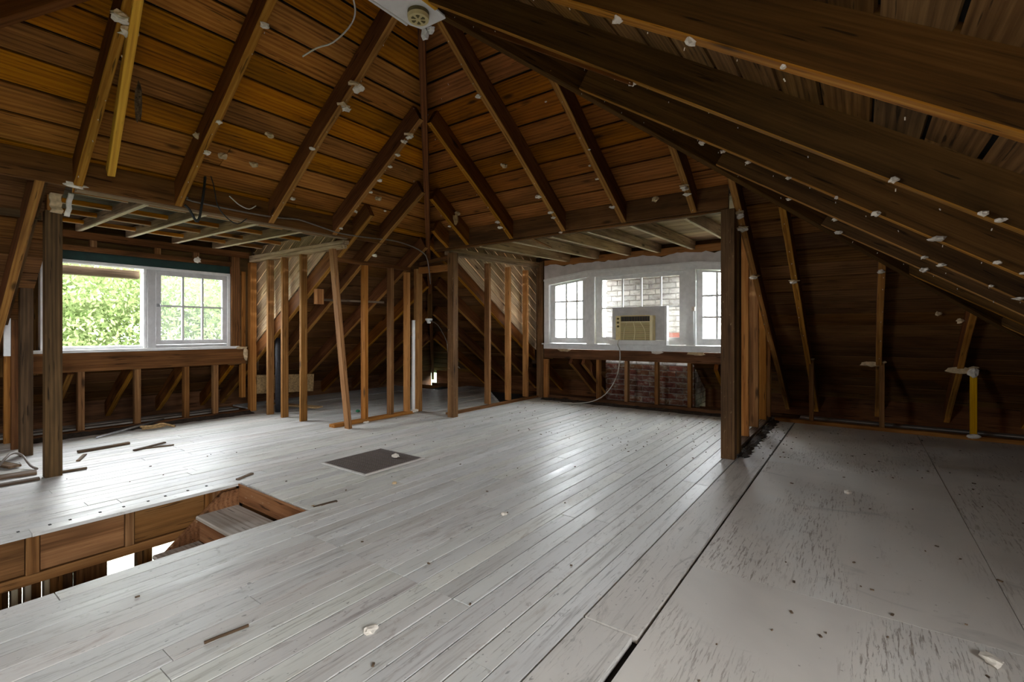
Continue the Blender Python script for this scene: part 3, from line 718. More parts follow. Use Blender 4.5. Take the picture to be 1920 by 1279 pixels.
WE = struct('wall_end', 'bay window wall with torn plaster above and bare cripple studs below', 'wall')
box('corner_post', (-4.75, 7.26, 0), (-4.615, 7.36, 2.45), 'old_post', WE)
box('corner_block', (-4.61, 7.27, .0), (-4.52, 7.33, .70), 'stud_orange', WE)
box('sill_beam', (-4.61, 7.30, .72), (-1.02, 7.40, .885), 'brown_beam', WE)
for x_ in (-3.585, -3.085, -2.59, -2.09, -1.55): box('cripple_stud', (x_, 7.305, .06), (x_ + .055, 7.395, .718), 'stud', WE)
box('sole_plate', (-4.61, 7.30, 0), (-1.02, 7.42, .058), 'brown_beam', WE)
box('top_board', (-4.6, 7.29, 2.36), (-1.02, 7.33, 2.475), 'stud_orange', WE)
# plaster band, ragged upper edge, following the raked window head below
def head(x_): return 2.205 - max(0, abs(x_ + 2.83) - .9) * .115
top = []; bot = []
n = 60
for i in range(n + 1):
    x_ = -4.6 + 3.55 * i / n
    top.append((x_, 7.285, 2.37 + .018 * math.sin(i * .31 + 2 * math.sin(i * .17)) + .012 * math.sin(i * 1.7) * math.sin(i * .23) + random.uniform(-.01, .01))); bot.append((x_, 7.285, head(x_) - .02))
V = top + bot + [(p[0], 7.315, p[2]) for p in top] + [(p[0], 7.315, p[2]) for p in bot]; Fc = []; q = n + 1
for i in range(n): Fc += [(i, i + 1, q + i + 1, q + i), (2 * q + i, 2 * q + i + 1, 3 * q + i + 1, 3 * q + i), (i, i + 1, 2 * q + i + 1, 2 * q + i)]
meshobj('plaster_band', V, Fc, 'plaster_wall', None, WE)
box('backing_board', (-4.75, 7.42, 2.08), (-.95, 7.45, 2.6), 'roof_board_dark', WE)
box('backing_board', (-4.75, 7.42, .7), (-4.52, 7.45, 2.08), 'roof_board_dark', WE)
box('backing_board', (-1.16, 7.42, .7), (-.9, 7.45, 2.08), 'roof_board_dark', WE)
for x_, sz in ((-4.2, .12), (-2.55, .09), (-1.95, .13), (-1.4, .16)):
    lump('plaster_scrap', (x_, 7.295, .872), (sz, .012, .03), 'plaster_tan' if sz > .1 else 'plaster', WE, jag=.3)
W2 = struct('window_2', 'white three-part bay window with raked side casements above the air conditioner', 'window')
box('apron', (-4.6, 7.265, .888), (-1.05, 7.30, .975), 'white_paint', W2)
box('sill', (-4.62, 7.23, .965), (-1.05, 7.40, .985), 'white_paint', W2)
def plate(name, pts, y0, y1, mat, par):
    V = [(a, y0, z) for a, z in pts] + [(a, y1, z) for a, z in pts]; n = len(pts)
    return meshobj(name, V, [tuple(range(n)), tuple(range(n, 2 * n))[::-1]] + [(i, (i + 1) % n, n + (i + 1) % n, n + i) for i in range(n)], mat, None, par)
ks = [-4.59, -3.73, -1.93, -1.06]
for a, b in zip(ks[:-1], ks[1:]):                     # head casing in two steps
    plate('head_casing', [(a, head(a) - .09), (b, head(b) - .09), (b, head(b)), (a, head(a))], 7.265, 7.40, 'white_paint', W2)
    plate('head_moulding', [(a, head(a) - .015), (b, head(b) - .015), (b, head(b) + .02), (a, head(a) + .02)], 7.245, 7.28, 'white_paint', W2)
for a, b in ((-4.59, -4.49), (-1.17, -1.06)): plate('side_casing', [(a, .985), (b, .985), (b, head(b) - .09), (a, head(a) - .09)], 7.265, 7.40, 'white_paint', W2)
for a, b in ((-3.765, -3.71), (-3.708, -3.60), (-2.105, -2.06), (-2.058, -1.96)):
    plate('mullion', [(a, .985), (b, .985), (b, head(b) - .09), (a, head(a) - .09)], 7.27 if b - a > .07 else 7.29, 7.40, 'white_paint', W2)
mkB = lambda a, z, d: (a, 7.37 - d, z)
sash(W2, mkB, -4.488, -3.768, .99, head(-4.488) - .095, (-4.175, -3.97), (1.405, 1.72), fw=.09, mw_=.03, z1b=head(-3.768) - .095, bot=.10, top=.03)
sash(W2, mkB, -3.597, -2.108, .99, 2.112, (-3.13, -2.815, -2.50), (1.58,), fw=.105, bot=.115, top=.06)
sash(W2, mkB, -1.957, -1.172, .99, head(-1.957) - .095, (-1.68, -1.46), (1.405, 1.72), fw=.08, mw_=.03, z1b=head(-1.172) - .095, bot=.10, top=.03)
tube('latch_rod', [(-1.985, 7.25, 1.0), (-1.985, 7.25, 1.5)], .006, 'white_paint', W2, sides=6)
box('latch', (-2.01, 7.235, 1.5), (-1.965, 7.268, 1.56), 'plaster', W2)
# cheeks of the end dormer
WEL = struct('wall_end_left_cheek', 'stud cheek left of the bay window with slanting boards behind', 'wall')
box('corner_post', (-4.66, 4.85, 0), (-4.55, 4.95, 2.29), 'old_post', WEL)
for y_ in (5.845, 6.385, 6.905): box('stud', (-4.815, y_, .05), (-4.715, y_ + .048, 2.27), 'stud_orange' if y_ > 6 else 'stud', WEL)
bar('top_plate', (-4.74, 4.92, 2.36), (-4.74, 7.26, 2.42), .10, .05, 'pale_joist', WEL)
bar('top_plate', (-4.74, 4.92, 2.308), (-4.74, 7.26, 2.368), .09, .05, 'pale_joist', WEL)
box('sole_plate', (-4.80, 4.96, 0), (-4.71, 7.26, .035), 'stud', WEL)
cheek_boards(WEL, 'y', -4.87, (4.85, 7.5, 2.6, ZB), 'pale_sheath')
box('corner_filler', (-4.95, 7.40, .6), (-4.74, 7.52, 2.62), 'shaded_wood', WEL)
WER = struct('wall_end_right_cheek', 'stud cheek right of the bay window ending in a scarred post', 'wall')
box('corner_post', (-1.065, 4.80, 0), (-.945, 4.90, 2.345), 'old_post', WER)
box('second_post', (-1.06, 5.03, 0), (-.945, 5.12, 2.33), 'rafter_dark', WER)
for y_, mt in ((5.80, 'stud_orange'), (6.42, 'stud'), (7.03, 'stud_orange')): box('stud', (-1.10, y_, .035), (-.998, y_ + .048, 2.34), mt, WER)
box('stud', (-1.06, 7.30, .035), (-.985, 7.38, 2.34), 'stud_orange', WER)
box('sole_plate', (-1.07, 5.13, 0), (-.98, 7.36, .034), 'dark_stick', WER)
cheek_boards(WER, 'y', -.97, (4.85, 7.5, 2.6, ZB), 'roof_board_dark')
# knee wall at the right end
WKE = struct('wall_knee_end', 'low open knee wall under the right end roof slope', 'wall')
box('sole_plate', (-.93, 7.22, 0), (2.5, 7.32, .045), 'stud_orange', WKE)
for x_, zt_, mt in ((-.535, .84, 'stud'), (.185, .83, 'stud'), (.985, .80, 'new_wood')):
    box('stud', (x_, 7.225, .046), (x_ + .05, 7.315, zt_), mt, WKE)
    lump('plaster_scrap', (x_ + .02, 7.22, zt_ + .0), (.05, .02, .014), 'plaster_tan', WKE)
lump('plaster_scrap', (.11, 7.23, .80), (.10, .012, .03), 'plaster_tan', WKE)
lump('plaster_scrap', (.90, 7.23, .77), (.13, .012, .035), 'plaster_tan', WKE)
lump('plaster_scrap', (1.0, 7.22, .75), (.04, .03, .05), 'plaster', WKE)
lump('plaster_scrap', (1.0, 7.2, .05), (.06, .03, .025), 'plaster', WKE)

# ------------------------------------------------------------------ dormer walls added out of view, windows sized for fill light
WR = struct('added_wall_back', 'rear dormer wall added unseen behind the viewer, its window sized for fill light', 'wall')
box('wall_board', (-4.7, -3.15, 0), (-.9, -3.08, .95), 'roof_board_dark', WR, ch=0)
box('wall_board', (-4.7, -3.15, 2.25), (-.9, -3.08, 2.6), 'roof_board_dark', WR, ch=0)
box('wall_board', (-4.7, -3.15, .95), (-3.1, -3.08, 2.25), 'roof_board_dark', WR, ch=0)
box('wall_board', (-2.5, -3.15, .95), (-.9, -3.08, 2.25), 'roof_board_dark', WR, ch=0)
cheek_boards(WR, 'y', -4.6, (-.85, -3.1, 2.45, zD(-.85)), 'pale_sheath')
cheek_boards(WR, 'y', -1.0, (-.85, -3.1, 2.45, zD(-.85)), 'pale_sheath')
box('added_dormer_ceiling', (-4.7, -3.2, 2.42), (-.9, -.5, 2.46), 'pale_sheath', WR, ch=0)
WRT = struct('added_wall_right', 'right dormer wall added out of view, its wide window lighting the foreground', 'wall')  # guessed dormer, unseen, placed to throw daylight on the near floor
box('wall_board', (1.88, -1.8, 0), (1.95, 1.25, 1.0), 'roof_board_dark', WRT, ch=0)
box('wall_board', (1.88, -1.8, 2.05), (1.95, 1.25, 2.6), 'roof_board_dark', WRT, ch=0)
box('wall_board', (1.88, -1.8, 1.0), (1.95, -1.3, 2.05), 'roof_board_dark', WRT, ch=0)
box('wall_board', (1.88, .5, 1.0), (1.95, 1.25, 2.05), 'roof_board_dark', WRT, ch=0)
box('mullion', (1.88, -.45, 1.0), (1.95, -.35, 2.05), 'white_paint', WRT, ch=0)
cheek_boards(WRT, 'x', .965, (-.5, 1.95, 2.45, zC(-.5)), 'pale_sheath')
cheek_boards(WRT, 'x', -1.78, (-.5, 1.95, 2.45, zC(-.5)), 'pale_sheath')
box('added_dormer_ceiling', (-.55, -1.8, 2.42), (1.95, 1.25, 2.46), 'pale_sheath', WRT, ch=0)
# ------------------------------------------------------------------ ridge drywall
TR = struct('trim_1', 'flat white drywall strip under the ridge with torn end', 'ceiling trim')
plate_pts = [(-2.94, 1.2), (-2.63, 1.2), (-2.625, 2.52), (-2.64, 2.735), (-2.90, 2.72), (-2.94, 2.62)]
prism('drywall_strip', plate_pts, .014, Matrix.Translation((0, 0, 3.672)), 'drywall', TR)
bar('edge_strip', (-2.945, 1.2, 3.668), (-2.945, 2.6, 3.668), .02, .02, 'drywall', TR)
bar('edge_batten', (-2.60, 1.2, 3.665), (-2.615, 2.60, 3.665), .035, .02, 'new_wood', TR)
lump('torn_plaster', (-2.89, 2.745, 3.645), (.035, .03, .04), 'drywall', TR, jag=.4, seed=11)
lump('torn_plaster', (-2.82, 2.745, 3.655), (.035, .03, .03), 'drywall', TR, jag=.4, seed=12)
#DETAILS
# ------------------------------------------------------------------ staircase down
ST = empty('staircase', (-3.5, 1.6, -.2), label='brown painted wooden stairs dropping through the floor opening', cat='staircase')
box('top_riser', (-4.0, 1.785, -.165), (-2.975, 1.805, -.03), 'stair_wood', ST)
for k in range(8):
    y0 = 1.48 - .27 * k; z0 = -.18 - .19 * k
    box('tread', (-4.0, y0, z0 - .03), (-2.975, (1.784 if k == 0 else y0 + .295), z0), 'tread_worn', ST, ch=.008)
    box('riser', (-3.998, y0 + .025, z0 - .192), (-2.977, y0 + .043, z0 - .031), 'stair_wood', ST)
for xs in (-4.035, -2.972):
    pts = [(1.79, -.055), (1.67, -.055), (1.25, -.42), (-.6, -1.72), (-.6, -2.1), (1.79, -.42)]
    V = [(xs, a, b) for a, b in pts] + [(xs + .03, a, b) for a, b in pts]; n = len(pts)
    meshobj('stringer', V, [tuple(range(n)), tuple(range(n, 2 * n))[::-1]] + [(i, (i + 1) % n, n + (i + 1) % n, n + i) for i in range(n)], 'stair_wood', None, ST)
for i, (p, q) in enumerate((((-4.06, 1.80, .004), (-4.13, 1.95, .004)), ((-3.02, 1.83, -.004), (-2.985, 1.99, .0)))):
    bar('broken_end', p, q, .03, .012, 'dark_stick', FL)
lump('broken_end', (-3.03, 1.84, -.012), (.03, .025, .014), 'insulation', FL)

# ------------------------------------------------------------------ floor grille
GR = empty('floor_grille', (-3.61, 2.79, 0), label='square brown metal floor grille set in the painted boards', cat='floor grille')
box('backing_plate', (-3.90, 2.48, .0022), (-3.32, 3.10, .0045), 'grille_dark', GR, ch=0)
for a, b in (((-3.925, 2.455), (-3.30, 2.478)), ((-3.318, 2.478), (-3.295, 3.125))): box('frame_edge', (*a, .002), (*b, .016), 'strip_paint', GR, ch=.002)
for a, b in (((-3.925, 3.102), (-3.318, 3.12)), ((-3.925, 2.478), (-3.902, 3.102))): box('frame_edge', (*a, .002), (*b, .012), 'grille_metal', GR, ch=.002)
for i in range(27):
    y = 2.485 + .0232 * i
    box('slat', (-3.90, y, .0046), (-3.32, y + .015, .011), 'grille_metal', GR, ch=0)
    if i % 3 == 2: box('divider', (-3.90, y + .0155, .0046), (-3.32, y + .0185, .0115), 'dark_stick', GR, ch=0)
tag(lump('plaster_chunk', (-3.52, 2.97, .032), (.04, .032, .02), 'plaster', jag=.25, seed=21), 'white plaster chunk lying on the floor grille', 'plaster chunk')

# ------------------------------------------------------------------ air conditioner
AC = empty('air_conditioner', (-2.83, 7.2, .985), label='beige window air conditioner in a white filler panel on the bay window sill', cat='air conditioner')
box('filler_panel', (-3.25, 7.205, 1.062), (-2.40, 7.225, 1.585), 'grey_paint', AC)
box('filler_side', (-2.398, 7.20, 1.062), (-2.365, 7.30, 1.585), 'white_paint', AC)
box('base_board', (-3.28, 7.17, .986), (-2.36, 7.30, 1.06), 'white_paint', AC)
bd = box('body', (-3.12, 7.075, 1.062), (-2.54, 7.46, 1.44), 'beige_plastic', AC, ch=.012)
box('face_frame', (-3.125, 7.055, 1.062), (-3.04, 7.074, 1.44), 'beige_plastic', AC)
box('face_frame', (-2.575, 7.055, 1.062), (-2.535, 7.074, 1.44), 'beige_light', AC)
box('face_frame', (-3.04, 7.055, 1.43), (-2.575, 7.074, 1.445), 'beige_plastic', AC)
box('face_frame', (-3.04, 7.055, 1.335), (-2.575, 7.074, 1.352), 'beige_light', AC)
vt = box('vent', (-3.04, 7.068, 1.352), (-2.575, 7.0745, 1.43), 'dark_plastic', AC)
for i in range(11): box('vent_fin', (-3.03 + .042 * i, 7.058, 1.354), (-3.024 + .042 * i, 7.068, 1.428), 'dark_slot', vt, ch=0)
ga = box('intake', (-3.04, 7.069, 1.062), (-2.575, 7.0745, 1.335), 'dark_slot', AC)
for i in range(15): box('louvre', (-3.04, 7.058, 1.068 + .0178 * i), (-2.575, 7.069, 1.079 + .0178 * i), 'beige_plastic', ga, ch=.001)
for xt, xb in ((-2.94, -2.99), (-2.83, -2.82), (-2.72, -2.64)):
    tube('rib', [(xt, 7.054, 1.335), (xt + (xb - xt) * .62 + (.03 if xb > xt else -.012) * .6, 7.054, 1.22), (xb, 7.054, 1.065)], .006, 'beige_light', ga, sides=6)
for z in (1.395, 1.335, 1.275):
    V = []; Fc = []
    kb = tube('knob', [(-3.082, 7.056, z), (-3.082, 7.04, z)], .017, 'dark_slot', AC, sides=12, smooth_steps=1)
tag(tube('power_cord', [(-3.06, 7.05, 1.07), (-3.07, 7.0, 1.0), (-3.10, 7.16, .90), (-3.12, 7.2, .7), (-3.2, 7.22, .42), (-3.36, 7.18, .17), (-3.55, 7.10, .05), (-3.75, 7.02, .012), (-4.0, 6.86, .009), (-4.3, 6.66, .009), (-4.5, 6.53, .009), (-4.58, 6.62, .009), (-4.5, 6.7, .009)], .008, 'cable_white', sides=6, base=(-3.75, 7.02, 0)), 'white power cord trailing from the air conditioner to the floor', 'cord')

# ------------------------------------------------------------------ smoke detector
SD = empty('smoke_detector', (-2.75, 2.56, 3.67), label='round cream smoke detector on the white ridge drywall', cat='smoke detector')
def disc(name, c, r, h, mat, par, n=32, taper=1.0):
    V = []; Fc = []
    for z, rr in ((0, r), (-h, r * taper)):
        for k in range(n): V.append((rr * math.cos(2 * math.pi * k / n), rr * math.sin(2 * math.pi * k / n), z))
    Fc = [tuple(range(n)), tuple(range(n, 2 * n))[::-1]] + [(k, (k + 1) % n, n + (k + 1) % n, n + k) for k in range(n)]
    return meshobj(name, V, Fc, mat, Matrix.Translation(Vector(c)), par)
disc('base', (-2.765, 2.555, 3.671), .082, .03, 'dark_slot', SD)
disc('cover', (-2.765, 2.555, 3.641), .084, .028, 'cream_plastic', SD, taper=.94)
for k in range(6):
    a = k * math.pi / 3 + .2; pts = []
    for rr, da in ((.022, .12), (.054, .3), (.058, 0), (.054, -.3), (.022, -.12)): pts.append((rr * math.cos(a + da), rr * math.sin(a + da)))
    prism('slot', pts, .003, Matrix.Translation((-2.765, 2.555, 3.6105)), 'dark_slot', SD)

# ------------------------------------------------------------------ loose bits in the roof
tag(bar('new_brace', (-3.35, .975, zA(-3.35) - .01), (-4.84, 1.185, zA(-4.84) + .03), .05, .085, 'new_wood', None, up=(-S, 0, 1)), 'bright yellow new lumber brace beside an old rafter', 'brace')
tag(tube('hanging_wire', [(-2.92, 2.02, 3.70), (-2.935, 2.09, 3.58), (-3.0, 2.15, 3.53), (-3.09, 2.16, 3.47), (-3.2, 2.10, 3.37), (-3.3, 2.03, 3.33), (-3.41, 1.98, 3.28)], .006, 'cable_white', base=(-2.92, 2.02, 3.7)), 'white wire dangling from the ridge before the left roof slope', 'wire')
tag(tube('header_cable', [(-4.96, 1.77, 2.423), (-4.96, 1.804, 2.396), (-4.96, 2.275, 2.388), (-4.96, 2.599, 2.397), (-4.96, 2.835, 2.42), (-4.96, 3.09, 2.389), (-4.96, 3.366, 2.356), (-4.955, 3.825, 2.371), (-4.955, 4.122, 2.39), (-5.0, 4.45, 2.38), (-4.92, 4.62, 2.30), (-4.95, 4.75, 2.2), (-5.15, 5.0, 1.9)], .008, 'cable_grey', base=(-4.96, 1.77, 2.4)), 'grey cable running along the left dormer header to the hip', 'cable')
tag(tube('looped_cable', [(-4.90, 1.896, 2.74), (-4.90, 1.883, 2.537), (-4.90, 1.86, 2.35), (-4.90, 1.843, 2.244), (-4.90, 1.817, 2.204), (-4.91, 1.768, 2.30), (-4.92, 1.73, 2.34)], .011, 'cable_black', base=(-4.9, 1.9, 2.7)), 'thick black cable loop hanging before the left dormer header', 'cable')
tag(tube('thin_cable', [(-4.88, 1.9, 2.725), (-4.88, 1.951, 2.575), (-4.88, 1.988, 2.384), (-4.88, 2.067, 2.284), (-4.88, 2.164, 2.24), (-4.88, 2.253, 2.31)], .005, 'cable_black', base=(-4.88, 1.9, 2.7)), 'thin black cable drooping below the left dormer header', 'cable')
tag(tube('bare_wire', [(-4.9, 2.1, 2.50), (-4.9, 2.138, 2.471), (-4.9, 2.197, 2.432), (-4.9, 2.283, 2.413), (-4.9, 2.35, 2.459)], .005, 'cable_white', base=(-4.9, 2.1, 2.5)), 'short pale wire curling off the left dormer header', 'wire')
LH = empty('lamp_holder', (-5.795, 5.6, 1.4), label='white porcelain lamp holder on a dark post in the dim corner', cat='lamp holder')
box('post', (-5.84, 5.60, 1.41), (-5.76, 5.64, 2.25), 'rafter_dark', LH)
disc('socket', (-5.795, 5.59, 1.41), .06, .03, 'porcelain', LH, n=20)
disc('shell', (-5.795, 5.59, 1.38), .045, .05, 'porcelain', LH, n=20, taper=.6)
tube('lead', [(-5.75, 5.57, 1.37), (-5.55, 5.55, 1.3), (-5.4, 5.6, 1.04), (-5.35, 5.6, .8), (-5.2, 5.7, .6)], .006, 'cable_grey', LH)
tag(tube('drain_pipe', [(-6.98, 3.68, -.0), (-6.98, 3.68, .5), (-6.98, 3.68, 1.1)], .05, 'cast_pipe', sides=12, base=(-6.98, 3.68, 0)), 'dark cast iron pipe behind the left dormer cheek studs', 'pipe')
tag(bar('stored_board', (-7.75, 3.62, .36), (-7.75, 4.7, .30), .02, .30, 'insulation'), 'pale yellow board propped under the eave behind the cheek studs', 'board')
tag(bar('stored_board', (-7.62, 3.86, .05), (-6.6, 4.1, .05), .14, .02, 'insulation'), 'pale yellow board lying flat under the eave', 'board')

SA = [(-3.735, .969, 3.157, 3), (-3.799, 1.019, 3.116, 3), (-3.407, 1.690, 3.370, 2), (-4.158, 1.702, 2.882, 2), (-4.435, 1.724, 2.702, 2.3), (-3.508, 2.548, 3.305, 3.4), (-3.696, 2.551, 3.183, 3), (-3.700, 3.301, 3.180, 2.6), (-3.762, 3.284, 3.140, 1.8), (-3.907, 3.317, 3.045, 1.8), (-4.044, 3.339, 2.957, 1.5), (-4.220, 3.339, 2.842, 1.8), (-4.375, 3.339, 2.741, 1.3), (-4.642, 3.337, 2.568, 1.6), (-4.895, 3.322, 2.403, 1.4), (-4.124, 2.488, 2.904, 1.5), (-4.66, 2.60, 2.55, 2), (-4.548, 3.676, 2.629, 1), (-5.195, 4.03, 2.208, 2)]
SB = [(-2.789, 3.304, 3.328, 1.8), (-2.808, 4.332, 2.659, 2.2), (-2.780, 4.540, 2.524, 2.2), (-2.787, 4.609, 2.479, 1.8), (-3.536, 4.546, 2.520, 2), (-3.553, 4.621, 2.471, 1.8), (-2.093, 4.131, 2.790, 1), (-2.084, 4.273, 2.697, 1.4), (-2.073, 4.597, 2.487, 1.8), (-1.322, 4.524, 2.534, 2.4), (-1.317, 4.593, 2.490, 2.2), (-4.277, 4.491, 2.556, 1.5), (-2.809, 4.80, 2.35, 1.4), (-.924, 4.90, 2.30, 3.2), (-.924, 5.055, 2.189, 3), (-.934, 5.683, 1.781, 2.6), (-.57, 5.784, 1.716, 2.4), (.16, 5.70, 1.765, 2), (-2.026, 3.986, 2.884, .8), (-2.203, 3.51, 3.193, .8)]
SCR = [(-.515, 1.85, 2.300, 1.7), (-1.088, 2.70, 2.672, 1.6), (-.21, 1.85, 2.101, .9), (.122, 2.76, 1.886, 1.7), (.416, 2.77, 1.695, 1.1), (.467, 2.77, 1.661, 1.1), (.077, 3.63, 1.915, 1.8), (-.782, 3.60, 2.473, 1.6), (-.927, 3.6, 2.567, 1.5), (-.629, 3.63, 2.374, 1.2), (-.384, 3.62, 2.215, 1), (-.124, 3.63, 2.045, 1), (.354, 3.65, 1.735, 2.2), (-.467, 4.42, 2.268, 1.4), (-.156, 4.44, 2.066, 1.8), (-.155, 5.04, 2.066, 2), (.366, 4.45, 1.727, 1.8), (.46, 4.47, 1.666, 2), (.414, 5.05, 1.696, 1.8), (.841, 4.46, 1.418, 2), (.706, 4.46, 1.506, .9), (-.801, 1.84, 2.485, 1.6), (.6, 3.63, 1.575, 1.4), (.7, 3.63, 1.51, 1.2)]
for lst, par in ((SA, ROOF['A']), (SB, ROOF['B']), (SCR, ROOF['C'])):
    for i, (x, y, z, s) in enumerate(lst):
        e = .012 * s
        lump('plaster_scrap', (x, y, z - .004), (e * random.uniform(.9, 1.4), e * random.uniform(.9, 1.5), e * random.uniform(.45, .8)), 'plaster', par, jag=.4, seed=100 + i)
        if s > 2.3: lump('plaster_scrap', (x + random.uniform(-.02, .02), y + random.uniform(-.03, .0), z + .012), (e * 1.5, e * 1.4, e * .35), 'plaster_tan', par, jag=.4, seed=200 + i)
for par, lst in ((ROOF['A'], [(-4.263, 2.161, 2.954), (-4.568, 2.167, 2.756), (-4.455, 1.66, 2.829), (-4.571, 1.905, 2.754), (-4.563, 3.595, 2.759)]), (ROOF['B'], [(-4.134, 4.486, 2.699), (-3.075, 4.065, 2.973), (-3.535, 4.514, 2.681), (-1.669, 4.74, 2.53), (.647, 6.514, 1.381), (.822, 6.632, 1.304)])):
    for i, (x, y, z) in enumerate(lst): lump('fibre_tuft', (x, y, z + .0), (.03, .03, .022), 'plaster_tan', par, jag=.5, seed=300 + i)
lump('fibre_tuft', (-4.15, 4.47, 2.63), (.03, .03, .07), 'insulation', ROOF['B'], jag=.35, seed=331)
lump('fibre_tuft', (-3.86, 1.09, 2.72), (.02, .02, .12), 'dark_stick', ROOF['A'], jag=.35, seed=332)
def nails(par, pts):
    bx = []
    for p in pts: bx.append((Matrix.Translation(Vector(p) + Vector((random.uniform(-.015, .015), random.uniform(-.015, .015), -.006))) @ Euler((random.uniform(-.5, .5), random.uniform(.9, 2.2), random.uniform(0, 6))).to_matrix().to_4x4(), random.uniform(.006, .014), .0032, .0032))
    tag(joined('lath_nails', bx, 'plaster', par), kind='stuff')
pc = []
for c, cs in ((1.80, .04), (2.56, .105), (3.48, .14), (4.3, .17), (5.1, .06)):
    for x in np.arange(max(-2.4, c - 5.3), 1.4, .17): pc.append((x + random.uniform(-.04, .04), c + cs * (x - max(XR, c - 5.4)), zC(x)))
nails(ROOF['C'], pc)
pa = []
for c in (1.02, 1.71, 2.54, 3.31): pa += [(x + random.uniform(-.04, .04), c - .01, zA(x)) for x in np.arange(-4.9, -3.1, .16)]
nails(ROOF['A'], pa)
pb = []
for c in (-4.24, -3.51, -2.75, -2.05, -1.31, -.92, -.55, .18): pb += [(c, y + random.uniform(-.04, .04), zB(y)) for y in np.arange(max(2.9, c + 5.6), 4.8 if c < -1.2 else 7.1, .16)]
nails(ROOF['B'], pb)

# ------------------------------------------------------------------ debris on the floor
def thing_bar(name, p, q, wd, h, mat, label, cat, **k): return tag(bar(name, p, q, wd, h, mat, None, seg=3, jit=min(wd, h) * .12, **k), label, cat)
tag(tube('metal_rod', [(-6.88, 1.56, .014), (-7.30, 2.33, .06)], .012, 'steel', sides=8, smooth_steps=1, base=(-7, 2, .02)), 'thin grey metal rod lying below the left window', 'rod')
tag(tube('rope_tangle', [(-7.02, 2.02, .015), (-6.93, 2.16, .03), (-6.96, 2.24, .035), (-6.98, 2.08, .04), (-7.0, 2.0, .05), (-6.93, 2.1, .05), (-6.96, 2.2, .06), (-6.95, 2.28, .03), (-6.9, 2.32, .015)], .014, 'insulation', sides=6, base=(-7.03, 2.1, 0)), 'tan rope tangle on the boards below the left window', 'rope')
thing_bar('broken_stick', (-6.22, 1.27, .014), (-6.27, 1.69, .014), .05, .022, 'dark_stick', 'long dark broken stick on the boards below the left window', 'stick')
fs = empty('forked_splinter', (-5.9, 1.75, 0), label='dark forked splinter on the boards right of the broken stick', cat='splinter')
bar('prong', (-5.86, 1.62, .01), (-5.98, 1.92, .016), .035, .014, 'dark_stick', fs); bar('prong', (-5.88, 1.72, .008), (-5.82, 1.95, .008), .02, .01, 'dark_stick', fs)
thing_bar('small_splinter', (-5.82, 1.19, .008), (-6.06, 1.29, .008), .03, .012, 'dark_stick', 'short splinter lying askew nearest the corner post', 'splinter')
thing_bar('slat_offcut', (-5.46, 1.015, .01), (-5.44, 1.17, .01), .035, .014, 'dark_stick', 'dark slat end poking out behind the near corner post', 'stick')
thing_bar('fallen_plank', (-5.70, .30, .012), (-5.62, .885, .012), .13, .02, 'dark_stick', 'dark plank lying flat left of the near corner post', 'plank')
thing_bar('fallen_plank', (-5.38, .2, .010), (-5.36, .86, .010), .06, .018, 'dark_stick', 'narrow dark plank in front of the near corner post', 'plank')
thing_bar('fallen_plank', (-6.75, .55, .03), (-5.95, .80, .02), .09, .02, 'dark_stick', 'dark plank propped behind the near corner post studs', 'plank')
tag(tube('cable_scrap', [(-5.45, .35, .02), (-5.6, .6, .05), (-5.8, .75, .16), (-6.0, .85, .10), (-5.85, .88, .03), (-5.7, .9, .02)], .010, 'cable_grey', base=(-5.7, .7, 0)), 'stiff grey cable curling over planks by the near post', 'cable')
thing_bar('pried_splinter', (-2.03, .78, .006), (-2.0, .93, .009), .012, .010, 'dark_stick', 'torn brown wood splinter standing proud of the foreground boards', 'splinter')
for i, (x, y, s, mt, lb) in enumerate(((-1.578, 1.204, .022, 'plaster', 'white plaster crumb on the foreground floorboards'), (-.074, 4.318, .024, 'plaster', 'white plaster crumb on the plywood near the shadows'), (-2.959, 2.486, .018, 'plaster_tan', 'tan plaster crumb on the boards in front of the floor grille'),
        (-1.88, 2.489, .018, 'plaster', 'pale crumb amid dark droppings on the central boards'), (.383, 2.41, .03, 'plaster', 'white paint flake at the lower corner of the plywood'), (-5.2, 3.9, .03, 'plaster', 'white plaster bit beside the knee wall plate'))):
    tag(lump('plaster_crumb', (x, y, s * .4), (s, s * 1.2, s * .5), mt, seed=400 + i), lb, 'plaster crumb')
tag(lump('bottle_cap', (-6.0, 4.35, .02), (.03, .03, .02), 'green_plastic', jag=.15, seed=5), 'small green plastic scrap on the dim floor behind the knee wall', 'plastic scrap')
bx = []
for i in range(430):
    if i < 150: x, y = random.uniform(-4.4, -1.2), random.uniform(4.5, 7.0)
    elif i < 300: x, y = random.uniform(-.6, 2.2), random.uniform(1.2, 7.1)
    elif i < 380: x, y = random.gauss(-.85, .12), random.uniform(4.9, 7.1)
    else: x, y = random.uniform(-5.2, -1), random.uniform(.6, 4.8)
    if HOLE[0] - .05 < x < HOLE[1] + .05 and y < 1.85: continue
    s = random.uniform(.003, .009) * (1.6 if random.random() < .06 else 1)
    bx.append((Matrix.Translation((x, y, .004)) @ Matrix.Rotation(random.uniform(0, 6.3), 4, 'Z'), s * 2, s, .005))
tag(joined('floor_debris', bx, 'dark_stick'), 'small dark crumbs and chips scattered over the floor', 'debris', kind='stuff')
